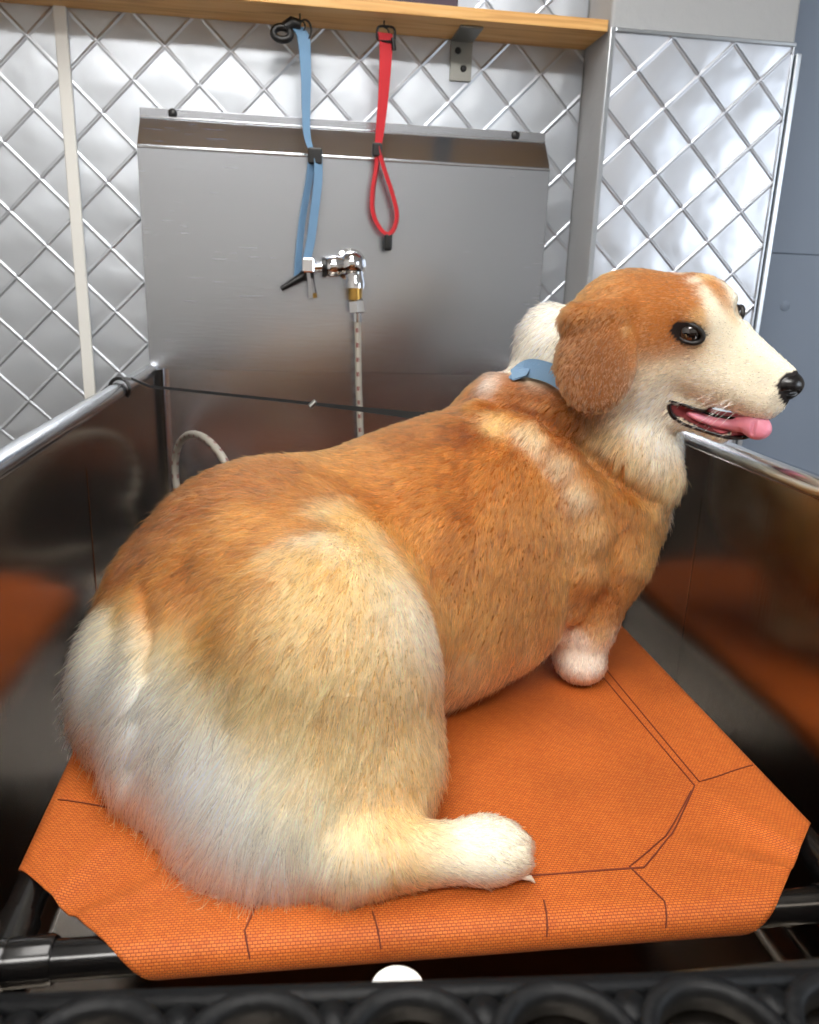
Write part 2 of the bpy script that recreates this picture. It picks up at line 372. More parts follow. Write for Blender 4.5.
fab = link('fabric', me, M['canvas'], cot); so = fab.modifiers.new('s', 'SOLIDIFY'); so.thickness = .0011; so.offset = 0
def stitch(pts, r=.0007, n=10):
    out = []
    for (p, q) in zip(pts, pts[1:]):
        for k in range(n): t = k/n; out.append((p[0]+(q[0]-p[0])*t, p[1]+(q[1]-p[1])*t))
    out.append(pts[-1]); mb = MB(); mb.tube([cloth(a-CX0, b-CY0)+Vector((0, 0, .0011)) for a, b in out], r, 6, caps=False); mb.build('stitched_seam', M['seam'], fab, True)
def mir(p): return (CX0+CX1-p[0], p[1])
def mirb(p): return (p[0], CY0+CY1-p[1])
base = [[(.355, 1.0), (.355, .785), (.3605, .572), (.309, .511), (.268, .474), (.108, .4725)], [(.366, 1.0), (.366, .785), (.3675, .577), (.433, .598)], [(.354, .566), (.302, .508), (.257, .476), (.268, .4385), (.264, .420)], [(.179, .4475), (.175, .420)]]
for L_ in base:
    stitch(L_); stitch([mir(p) for p in L_])
for L_ in ([(.355, 1.0), (.3605, 1.03), (.262, 1.14), (.108, 1.135)],): stitch(L_); stitch([mir(p) for p in L_])
mb = MB()
zc = CZ-CR-.0
for name, a, b in (('front_tube', (CX0-.012, YL, zc), (CX1+.012, CY0, zc)), ('back_tube', (CX0-.012, CY1, zc), (CX1+.012, CY1, zc)), ('side_tube', (CX0, YL+.012, zc), (CX0, CY1-.012, zc)), ('side_tube', (CX1, CY0+.012, zc), (CX1, CY1-.012, zc))):
    t = MB().tube([a, b], CR-.0008, 24); t.build(name, M['blackpipe'], cot, True)
for x in (CX0, CX1):
    for y in (CY0, CY1):
        sx, sy_ = (1 if x == CX0 else -1), (1 if y == CY0 else -1)
        if x == CX0 and y == CY0: y = YL
        j = MB(); j.tube([(x+sx*.035, y, zc), (x+sx*.033, y, zc), (x, y, zc)], [CR+.0012, CR+.002, CR+.002], 24)
        j.tube([(x, y+sy_*.035, zc), (x, y, zc)], CR+.0018, 24); j.sphere((x, y, zc), CR+.003)
        j.build('corner_joint', M['blackpipe'], cot, True)
        l = MB(); l.tube([(x, y, zc), (x, y, TZ+.012)], CR-.001, 20); l.tube([(x, y, TZ+.014), (x, y, TZ+.0015)], CR+.003, 20); l.build('leg', M['blackpipe'], cot, True)

# ------------------------------------------------------------------ rubber ring mat on the front ledge
PIT = .0545
mz = SZ+.001; rm = bmesh.new()
ang = math.radians(-4.2); ca_, sa_ = math.cos(ang), math.sin(ang)
bx = at(405, 1003, .2222)
def mt(u, v, z): return Vector((bx[0]+ca_*u-sa_*v, .2030+(sa_*u+ca_*v), z))
MH = .011
def ring(cu, cv_):
    ro, ri = PIT/2+.0012, PIT/2-.0065; n = 36
    R = []
    for (r_, z_) in ((ri, mz), (ri, mz+MH-.002), (ri+.0018, mz+MH), (ro-.0018, mz+MH), (ro, mz+MH-.002), (ro, mz)):
        R.append([rm.verts.new(mt(cu+r_*math.cos(2*math.pi*k/n), cv_+r_*math.sin(2*math.pi*k/n), z_)) for k in range(n)])
    for A, B in zip(R, R[1:]+R[:1]):
        for k in range(n): rm.faces.new((A[k], A[(k+1) % n], B[(k+1) % n], B[k]))
for row in range(4):
    for c_ in range(-5, 6):
        cu = c_*PIT+(PIT/2 if row % 2 else 0); cvv = -.001-row*PIT*.866; ring(cu, cvv)
for row in range(4):                        # small solid lugs filling the gaps between the rings
    for c_ in range(-5, 6):
        for s_ in (1, -1):
            cu = c_*PIT+(PIT/2 if row % 2 else 0)+PIT/2; cvv = -.001-row*PIT*.866+s_*PIT*.289
            n = 12; r_ = .0075
            A = [rm.verts.new(mt(cu+r_*math.cos(2*math.pi*k/n), cvv+r_*math.sin(2*math.pi*k/n), mz)) for k in range(n)]
            B = [rm.verts.new(mt(cu+r_*.8*math.cos(2*math.pi*k/n), cvv+r_*.8*math.sin(2*math.pi*k/n), mz+MH-.001)) for k in range(n)]
            for k in range(n): rm.faces.new((A[k], A[(k+1) % n], B[(k+1) % n], B[k]))
            rm.faces.new(B); rm.faces.new(A[::-1])
bar = []
for (u, v, z) in [(u, v, z) for u in (-.32, .32) for v in (.0215, .0275) for z in (mz, mz+MH-.0008)]: bar.append(rm.verts.new(mt(u, v, z)))
for q in ((0, 1, 3, 2), (4, 6, 7, 5), (0, 4, 5, 1), (2, 3, 7, 6), (0, 2, 6, 4), (1, 5, 7, 3)): rm.faces.new([bar[i] for i in q])
bmesh.ops.recalc_face_normals(rm, faces=rm.faces)
me = bpy.data.meshes.new('rubber_ring_mat'); rm.to_mesh(me); rm.free()
tag(link('rubber_ring_mat', me, M['rubber']), 'black rubber ring mat with round holes on the front ledge of the tub', 'mat')

# ------------------------------------------------------------------ shelf, bracket, box
SX1, SZ0, SZ1, SY = .566, H+.4525, H+.472, 1.532
sh = empty('wooden_shelf', (-.2, 1.59, SZ0), 'long pine board shelf above the tub', 'shelf')
MB().box((-1.3, SY, SZ0), (SX1, YW-.004, SZ1), .0015).build('shelf_board', M['wood'], sh)
b0, b1 = at(452, 25, 1.645), at(472, 82, 1.645)
mb = MB(); mb.box((b0[0], 1.6465, b1[2]), (b0[0]+.042, 1.6505, SZ0-.0003), .001).box((b0[0], 1.56, SZ0-.0045), (b0[0]+.042, 1.6465, SZ0-.0003), .001)
br = mb.build('angle_bracket', M['plate'], sh)
for z in (b1[2]+.022, b1[2]+.052):
    m2 = MB(); lathe(m2, (b0[0]+(.026 if z < b1[2]+.04 else .014), 1.6467, z), (0, -1, 0), [(0, .006), (.002, .006), (.004, .004), (.0043, .0001)], 16); m2.build('bolt', M['black'], br, True)
mb = MB(); mb.box((.155, 1.545, SZ1+.0005), (.29, 1.63, SZ1+.11), .003).build
bo = MB().box((.14, 1.545, SZ1+.0005), (.292, 1.63, SZ1+.11), .003).build('storage_box', M['purple']); tag(bo, 'dark purple box standing on the pine shelf', 'box')
bo = MB().box((-.60, 1.56, SZ1+.0005), (-.42, 1.63, SZ1+.09), .003).build('storage_tin', M['plate']); tag(bo, 'low grey tin at the left end of the pine shelf', 'box')

# ------------------------------------------------------------------ leashes
def hook(name, x, y, label):
    p = at(x, y, 1.575); top = Vector((p[0], p[1], SZ0+.004)); mb = MB()
    pts = [top, top-Vector((0, 0, .012))]+[Vector((p[0], p[1], SZ0-.020))+Vector((.009*math.sin(a), -.002, .009*math.cos(a))) for a in np.linspace(.1, 4.6, 12)]
    mb.tube(pts, .0014, 8); return tag(mb.build(name, M['black'], smooth=True), label, 'hook', 'hooks under the shelf')
def pxs(L): return [at(*p) for p in L]
IX = (1, 0, 0)
hook('cup_hook', 300, 20, 'small dark hook under the shelf holding the blue leash')
bl = empty('blue_leash', at(305, 30, 1.57), 'pale blue nylon grooming leash hanging from the shelf', 'leash', 'grooming leashes under the shelf')
MB().ribbon(spline(pxs([(296, 27, 1.573), (303, 36, 1.570), (305, 55, 1.568), (306, 80, 1.567), (306, 110, 1.566), (307, 135, 1.565), (311, 150, 1.564)]), 5), list(np.linspace(.026, .010, 31)), (1, .25, 0), .0026).build('strap', M['blue'], bl, True)
MB().ribbon(spline(pxs([(312, 154, 1.565), (309, 180, 1.568), (303, 215, 1.570), (299, 250, 1.571), (297, 279, 1.572)]), 6), .014, (1, .8, 0), .0026).build('loop', M['blue'], bl, True)
MB().ribbon(spline(pxs([(318, 156, 1.562), (318, 180, 1.560), (314, 215, 1.560), (310, 245, 1.562), (303, 272, 1.566)]), 6), .016, (1, .35, 0), .0026).build('loop', M['blue'], bl, True)
q = at(315, 156, 1.563); MB().box(q-np.array([.013, .005, .014]), q+np.array([.013, .005, .014]), .003).build('slider', M['black'], bl)
a_, b_ = at(305, 275, 1.566), at(281, 289, 1.560); mb = MB(); mb.tube([a_, a_*.5+b_*.5, b_], [.009, .007, .005], 12).sphere(a_, .011); mb.build('clip', M['black'], bl, True)
mb = MB(); c0 = at(282, 33, 1.566); mb.tube([Vector(c0)+Vector((.015*math.cos(t), .003, .010*math.sin(t))) for t in np.linspace(0, 2*math.pi, 20)[:-1]], .0065, 10, closed=True)
mb.tube([at(284, 28, 1.568), at(292, 23, 1.572), at(301, 25, 1.572)], [.009, .011, .008], 12); mb.build('snap_clip', M['black'], bl, True)
mb = MB(); c0 = at(305, 30, 1.572); mb.tube([Vector(c0)+Vector((.011*math.cos(t), 0, .016*math.sin(t))) for t in np.linspace(0, 2*math.pi, 20)[:-1]], .0018, 8, closed=True); mb.build('ring', M['black'], bl, True)

hook('cup_hook', 384, 24, 'small dark hook under the shelf holding the red leash')
rl = empty('red_leash', at(384, 36, 1.57), 'bright red nylon grooming leash with a loop hanging from the shelf', 'leash', 'grooming leashes under the shelf')
MB().ribbon(spline(pxs([(385, 33, 1.570), (386, 45, 1.570), (385, 70, 1.568), (383, 100, 1.567), (380, 130, 1.566), (378, 146, 1.565)]), 6), list(np.linspace(.027, .013, 31)), (1, .15, 0), .0026).build('strap', M['red'], rl, True)
MB().ribbon(spline(pxs([(377, 146, 1.566), (377, 165, 1.567), (373, 190, 1.568), (373, 212, 1.568), (380, 228, 1.568), (388, 234, 1.567), (394, 229, 1.565), (397, 214, 1.563), (392, 192, 1.562), (384, 168, 1.562), (378, 147, 1.563)]), 6), .013, (.30, 1, 0), .0065).build('loop', M['red'], rl, True)
q = at(377, 150, 1.563); MB().box(q-np.array([.009, .007, .012]), q+np.array([.009, .007, .012]), .003).build('slider', M['black'], rl)
q = at(388, 242, 1.566); MB().box(q-np.array([.008, .006, .016]), q+np.array([.008, .006, .016]), .005, 3).build('clip', M['black'], rl)
q = at(386, 34, 1.569); mb = MB(); mb.tube([Vector(q)+Vector((.016*(1 if math.cos(t) > 0 else -1)*abs(math.cos(t))**.5, 0, .012*(1 if math.sin(t) > 0 else -1)*abs(math.sin(t))**.5)) for t in np.linspace(.05, 2*math.pi+.05, 25)[:-1]], .0022, 8, closed=True); mb.tube([at(393, 38, 1.566), at(394, 50, 1.566)], .004, 10); mb.build('ring', M['black'], rl, True)

# ------------------------------------------------------------------ faucet and hose
FY = 1.552
fc = empty('wall_faucet', at(354, 264, FY), 'chrome angled faucet with a lever on the steel back panel', 'faucet')
p = lambda x, y, Y=FY: Vector(at(x, y, Y))
mb = MB(); c = p(352, 264); lathe(mb, (c[0], TB-.001, c[2]), (0, -1, 0), [(0, .030), (.005, .030), (.008, .020), (.03, .020)]); mb.sphere(c, .0235)
mb.tube([p(352, 265), p(340, 266), p(338, 266), p(329, 267), p(326, 267)], [.017, .017, .019, .019, .015], 28)
mb.tube([p(353, 268), p(355, 280), p(355, 281), p(355, 288)], [.017, .0165, .018, .018], 28); mb.build('body', M['chrome'], fc, True)
MB().tube([p(325.5, 267), p(322, 267)], .0185, 24).build('packing_ring', M['black'], fc, True)
hl = MB(); hl.tube([p(322, 267), p(310, 267.5)], .0085, 18); hl.build('stem', M['chrome'], fc, True)
q = p(308.5, 265); hd = MB(); hd.box(q-Vector((.012, .009, .014)), q+Vector((.011, .009, .013)), .003)
hd.tube([p(310, 272), p(311.5, 285), p(313, 298)], [.0065, .0065, .0085], 4); hd.build('lever', M['chrome'], fc)
MB().tube([p(355, 288), p(355.3, 300)], .0135, 24).build('brass_union', M['brass'], fc, True)
MB().tube([p(355.4, 300), p(356, 301), p(357, 312), p(357, 313)], [.014, .016, .016, .012], 6).build('hose_nut', M['chrome'], fc)
hs = empty('shower_hose', p(357, 313), 'white braided shower hose hanging from the faucet and coiled in the tub corner', 'hose')
def hosemat():
    m = mat('braided_hose', (206, 204, 196), .35); N = NT(m); uv = N.n('UVMap'); uv.uv_map = 'UVMap'; s_ = N.n('SeparateXYZ'); N.l(uv.outputs[0], s_.inputs[0])
    t = N.math('FRACT', N.math('DIVIDE', s_.outputs[0], .028)); q_ = N.math('FRACT', N.math('MULTIPLY', s_.outputs[1], 3.))
    k_ = N.math('MULTIPLY', N.math('LESS_THAN', t, .3), N.math('LESS_THAN', q_, .35))
    N.l(N.ramp(k_, [(0., lin(172, 166, 154)), (1., lin(120, 66, 60))]), N.b.inputs['Base Color'])
    wv = N.math('SINE', N.math('MULTIPLY', s_.outputs[0], 2200)); b = N.n('Bump', Strength=.5, Distance=.0008); N.l(wv, b.inputs['Height']); N.l(b.outputs[0], N.b.inputs['Normal']); return m
M['hose'] = hosemat()
A, B = np.array([-.222, 1.485, H-.352]), np.array([-.080, 1.17, H-.352]); cc = (A+B)/2; hv = (B-A)/2
loop = [cc-hv*math.cos(t)+np.array([0, 0, .098*math.sin(t)]) for t in np.linspace(-.9, 2*math.pi-1.5, 22)]
pts = pxs([(357, 313, FY), (358, 340, FY), (358.5, 380, 1.555), (360, 420, 1.56), (360, 460, 1.56)])
pts = [np.array(v) for v in pts]+[np.array([.105, 1.555, H-.44]), np.array([.08, 1.52, H-.56]), np.array([0, 1.46, TZ+.012]), np.array([-.1, 1.40, TZ+.03]), np.array([-.2, 1.50, H-.50])]+loop[1:]
pts += [np.array([-.10, 1.22, H-.46]), np.array([-.13, 1.27, H-.55]), np.array([-.06, 1.35, TZ+.012])]
sp_ = spline(pts, 7)
hb = MB(); hb.tube(sp_, .0066, 12); ho = hb.build('hose_tube', M['hose'], hs, True)
uvl = ho.data.uv_layers.new(name='UVMap'); dist = np.r_[0, np.cumsum([np.linalg.norm(sp_[i+1]-sp_[i]) for i in range(len(sp_)-1)])]
for lo_ in ho.data.loops:
    vi = lo_.vertex_index; uvl.data[lo_.index].uv = (dist[min(vi//12, len(dist)-1)], (vi % 12)/12)
MB().tube([p(357, 312), p(357.3, 322)], [.0085, .008], 18).build('ferrule', M['chrome'], hs, True)
e = pts[-1]; mb = MB(); mb.tube([e, e+np.array([.03, .03, .006]), e+np.array([.06, .05, .012])], [.01, .014, .026], 20); mb.build('spray_head', M['black'], hs, True)

# ------------------------------------------------------------------ tether from the rim to the collar
te = empty('tether_strap', at(110, 383, 1.32), 'thin black tether strap from the left rim to the dog', 'strap')
rx, rz = TL-.0115, RZ
ly = 1.30
lp = [Vector((rx+.0160*math.cos(t), ly-.004+.012*math.sin(t*.5), rz+.0160*math.sin(t))) for t in np.linspace(0, 2*math.pi, 22)[:-1]]
mb = MB(); mb.tube(lp, .0028, 8, closed=True)
mb.build('rim_loop', M['black'], te, True)
tp = [Vector((rx+.006, ly, rz+.0155)), Vector((rx+.02, ly, rz+.016))]+[Vector(v) for v in (at(150, 386.5, 1.25), at(315, 404, 1.08), at(420, 416, .955), at(470, 410, .93))]
MB().ribbon(tp, [.004, .004, .004, .0045, .0095, .0095], (0, .35, 1), .0022).build('strap', M['black'], te, True)
q = Vector(at(313, 404, 1.08)); MB().tube([q+Vector((-.004, 0, -.004)), q+Vector((.004, 0, .004))], .004, 8).build('clasp', M['plate'], te, True)
# ------------------------------------------------------------------ dog
NECK_END = 29
PRIMS = [["K",[-0.0496,0.745,1.0271],[0.1247,0.8,1.0497],[0.096,0.12],0.04,"+"],["K",[0.1247,0.8,1.0497],[0.3525,0.87,1.0956],[0.124,0.088],0.05,"+"],["K",[0.1104,0.76,0.9861],[0.2178,0.79,0.9961],[0.098,0.082],0.05,"+"],["K",[0.1955,0.83,1.1011],[0.2831,0.88,1.1423],[0.1,0.085],0.04,"+"],["E",[0.3672,0.875,1.0941],[0.06,0.07,0.08],[[1.0,0.0,0.0],[0.0,1.0,0.0],[0.0,0.0,1.0]],0.04,"+"],["E",[0.3483,0.82,1.0696],[0.06,0.06,0.1],[[1.0,0.0,0.0],[0.0,1.0,0.0],[0.0,0.0,1.0]],0.03,"+"],["E",[-0.0244,0.75,1.0673],[0.105,0.11,0.092],[[1.0,0.0,0.0],[0.0,1.0,0.0],[0.0,0.0,1.0]],0.05,"+"],["E",[0.0042,0.655,1.0187],[0.115,0.11,0.12],[[1.0,0.0,0.0],[0.0,0.9701,0.2425],[0.0,-0.2425,0.9701]],0.05,"+"],["E",[0.0189,0.605,0.9855],[0.104,0.098,0.15],[[1.0,0.0,0.0],[0.0,0.9701,0.2425],[0.0,-0.2425,0.9701]],0.024,"+"],["E",[-0.0037,0.565,0.9259],[0.096,0.095,0.08],[[1.0,0.0,0.0],[0.0,1.0,0.0],[0.0,0.0,1.0]],0.05,"+"],["K",[0.067,0.56,0.9438],[0.052,0.505,0.9039],[0.05,0.036],0.03,"+"],["E",[-0.0794,0.63,0.9562],[0.085,0.08,0.105],[[1.0,0.0,0.0],[0.0,1.0,0.0],[0.0,0.0,1.0]],0.04,"+"],["E",[-0.0856,0.7,0.9847],[0.088,0.085,0.105],[[1.0,0.0,0.0],[0.0,1.0,0.0],[0.0,0.0,1.0]],0.04,"+"],["E",[-0.1493,0.68,0.9634],[0.046,0.065,0.08],[[1.0,0.0,0.0],[0.0,0.9806,0.1961],[0.0,-0.1961,0.9806]],0.012,"+"],["E",[-0.1322,0.75,1.0001],[0.05,0.08,0.07],[[1.0,0.0,0.0],[0.0,1.0,0.0],[0.0,0.0,1.0]],0.03,"+"],["E",[-0.0952,0.78,1.0027],[0.07,0.1,0.09],[[1.0,0.0,0.0],[0.0,1.0,0.0],[0.0,0.0,1.0]],0.04,"+"],["K",[0.0,0.86,1.0],[0.0,0.93,0.93],[0.06,0.03],0.03,"+"],["K",[-0.02,0.93,0.922],[0.08,0.97,0.922],[0.024,0.024],0.02,"+"],["K",[0.04,0.478,0.926],[0.135,0.482,0.923],[0.024,0.021],0.02,"+"],["E",[0.145,0.482,0.923],[0.03,0.026,0.022],[[1.0,0.0,0.0],[0.0,1.0,0.0],[0.0,0.0,1.0]],0.012,"+"],["K",[0.3474,0.8,1.0377],[0.3283,0.785,0.9708],[0.05,0.032],0.02,"+"],["K",[0.3271,0.785,0.9708],[0.3226,0.778,0.9305],[0.032,0.027],0.02,"+"],["E",[0.3222,0.775,0.9232],[0.027,0.032,0.022],[[1.0,0.0,0.0],[0.0,1.0,0.0],[0.0,0.0,1.0]],0.012,"+"],["K",[0.34,0.88,1.08],[0.345,0.86,0.93],[0.045,0.026],0.03,"+"],["E",[0.345,0.845,0.92],[0.027,0.034,0.02],[[1.0,0.0,0.0],[0.0,1.0,0.0],[0.0,0.0,1.0]],0.012,"+"],["K",[0.3446,0.88,1.1486],[0.3212,0.875,1.2435],[0.078,0.058],0.03,"+"],["E",[0.296,0.895,1.2639],[0.038,0.045,0.05],[[1.0,0.0,0.0],[0.0,1.0,0.0],[0.0,0.0,1.0]],0.02,"+"],["K",[0.3173,0.9,1.1812],[0.2376,0.88,1.1838],[0.06,0.05],0.03,"+"],["E",[0.4095,0.865,1.152],[0.042,0.045,0.046],[[1.0,0.0,0.0],[0.0,1.0,0.0],[0.0,0.0,1.0]],0.03,"+"],["K",[0.2297,0.8563,1.2103],[0.2859,0.8252,1.1846],[0.03,0.034],0.01,"+"],["K",[0.2859,0.8252,1.1846],[0.3537,0.8128,1.157],[0.034,0.036],0.01,"+"],["K",[0.3537,0.8128,1.157],[0.3996,0.8154,1.1299],[0.036,0.036],0.012,"+"],["K",[0.1974,0.8135,1.1989],[0.2407,0.7947,1.1795],[0.018,0.022],0.012,"+"],["K",[0.2407,0.7947,1.1795],[0.2741,0.7798,1.155],[0.022,0.026],0.012,"+"],["K",[0.2741,0.7798,1.155],[0.295,0.7691,1.1228],[0.026,0.027],0.012,"+"],["K",[0.295,0.7691,1.1228],[0.3049,0.7623,1.0838],[0.027,0.027],0.012,"+"],["K",[0.3049,0.7623,1.0838],[0.3048,0.758,1.0424],[0.027,0.024],0.012,"+"],["K",[0.3048,0.758,1.0424],[0.2977,0.7538,1.0021],[0.024,0.016],0.012,"+"],["K",[0.1923,0.8053,1.215],[0.2346,0.8108,1.2083],[0.008,0.008],0.012,"-"],["K",[0.2346,0.8108,1.2083],[0.2707,0.7926,1.1978],[0.008,0.008],0.012,"-"],["K",[0.2707,0.7926,1.1978],[0.3096,0.7809,1.1637],[0.008,0.008],0.012,"-"],["K",[0.3096,0.7809,1.1637],[0.3461,0.7702,1.1389],[0.008,0.008],0.012,"-"],["K",[0.3461,0.7702,1.1389],[0.389,0.7756,1.115],[0.008,0.008],0.012,"-"],["K",[-0.126,0.649,1.0746],[-0.1155,0.6094,1.0578],[0.0055,0.0055],0.012,"-"],["K",[-0.1155,0.6094,1.0578],[-0.1156,0.5839,1.0349],[0.0055,0.0055],0.012,"-"],["K",[-0.1156,0.5839,1.0349],[-0.1223,0.5673,1.0005],[0.0055,0.0055],0.012,"-"],["K",[-0.1223,0.5673,1.0005],[-0.1272,0.5617,0.9642],[0.0055,0.0055],0.012,"-"],["K",[0.3337,0.8085,1.2077],[0.3526,0.8016,1.197],[0.006,0.006],0.012,"-"],["K",[0.3526,0.8016,1.197],[0.3767,0.7924,1.1824],[0.006,0.006],0.012,"-"],["K",[0.3767,0.7924,1.1824],[0.4035,0.7981,1.1659],[0.006,0.006],0.012,"-"],["E",[0.159,0.468,0.922],[0.015,0.0078,0.013],[[1.0,0.0,0.0],[0.0,1.0,0.0],[0.0,0.0,1.0]],0.004,"+"],["E",[0.164,0.482,0.922],[0.015,0.0078,0.013],[[1.0,0.0,0.0],[0.0,1.0,0.0],[0.0,0.0,1.0]],0.004,"+"],["E",[0.159,0.496,0.922],[0.015,0.0078,0.013],[[1.0,0.0,0.0],[0.0,1.0,0.0],[0.0,0.0,1.0]],0.004,"+"],["E",[0.3739,0.821,1.301],[0.068,0.048,0.056],[[0.7563,-0.6021,-0.2559],[0.1261,-0.2497,0.9601],[-0.642,-0.7583,-0.1129]],0.02,"+"],["E",[0.4115,0.7878,1.3103],[0.048,0.042,0.04],[[0.7563,-0.6021,-0.2559],[0.1261,-0.2497,0.9601],[-0.642,-0.7583,-0.1129]],0.02,"+"],["K",[0.4186,0.7828,1.3039],[0.4879,0.7315,1.2544],[0.028,0.013],0.02,"+"],["K",[0.4183,0.7887,1.2659],[0.4758,0.7447,1.2344],[0.038,0.025],0.02,"+"],["K",[0.3787,0.8259,1.2412],[0.4513,0.7716,1.1926],[0.032,0.012],0.015,"+"],["E",[0.3525,0.7999,1.2639],[0.042,0.042,0.029],[[0.7563,-0.6021,-0.2559],[0.1261,-0.2497,0.9601],[-0.642,-0.7583,-0.1129]],0.02,"+"],["E",[0.3961,0.8514,1.2716],[0.042,0.042,0.029],[[0.7563,-0.6021,-0.2559],[0.1261,-0.2497,0.9601],[-0.642,-0.7583,-0.1129]],0.02,"+"],["K",[0.3611,0.8339,1.2873],[0.3307,0.875,1.2322],[0.058,0.056],0.03,"+"],["K",[0.3572,0.8263,1.2546],[0.3757,0.84,1.1687],[0.048,0.052],0.03,"+"],["E",[0.3958,0.7639,1.3124],[0.022,0.014,0.016],[[0.7563,-0.6021,-0.2559],[0.1261,-0.2497,0.9601],[-0.642,-0.7583,-0.1129]],0.014,"+"],["E",[0.4317,0.8064,1.3187],[0.022,0.014,0.016],[[0.7563,-0.6021,-0.2559],[0.1261,-0.2497,0.9601],[-0.642,-0.7583,-0.1129]],0.014,"+"],["K",[0.4446,0.7536,1.3169],[0.4657,0.7831,1.3176],[0.0075,0.0075],0.012,"-"],["E",[0.4499,0.7939,1.3079],[0.017,0.015,0.013],[[0.7563,-0.6021,-0.2559],[0.1261,-0.2497,0.9601],[-0.642,-0.7583,-0.1129]],0.012,"+"],["E",[0.3031,0.768,1.2644],[0.058,0.041,0.012],[[-0.12,-0.5337,-0.8371],[0.904,-0.4073,0.13],[-0.4103,-0.7412,0.5313]],0.006,"+"],["K",[0.3325,0.785,1.3118],[0.2922,0.8,1.3001],[0.014,0.02],0.008,"+"],["K",[0.3304,0.775,1.3023],[0.3319,0.757,1.2511],[0.008,0.009],0.004,"+"],["E",[0.3977,0.8787,1.3097],[0.045,0.03,0.011],[[0.1152,0.5076,-0.8539],[0.7563,-0.6021,-0.2559],[-0.644,-0.6163,-0.4532]],0.008,"+"],["K",[0.3974,0.78,1.215],[0.4127,0.7777,1.2102],[0.0016,0.0045],0.003,"-"],["K",[0.4127,0.7777,1.2102],[0.4306,0.7711,1.204],[0.0045,0.0068],0.003,"-"],["K",[0.4306,0.7711,1.204],[0.4489,0.766,1.1997],[0.0068,0.008],0.003,"-"],["K",[0.4489,0.766,1.1997],[1.244,2.0187,0.9815],[0.008,0.0085],0.003,"-"],["K",[0.4231,0.7917,1.2182],[0.4871,0.7411,1.1945],[0.008,0.008],0.004,"-"]]
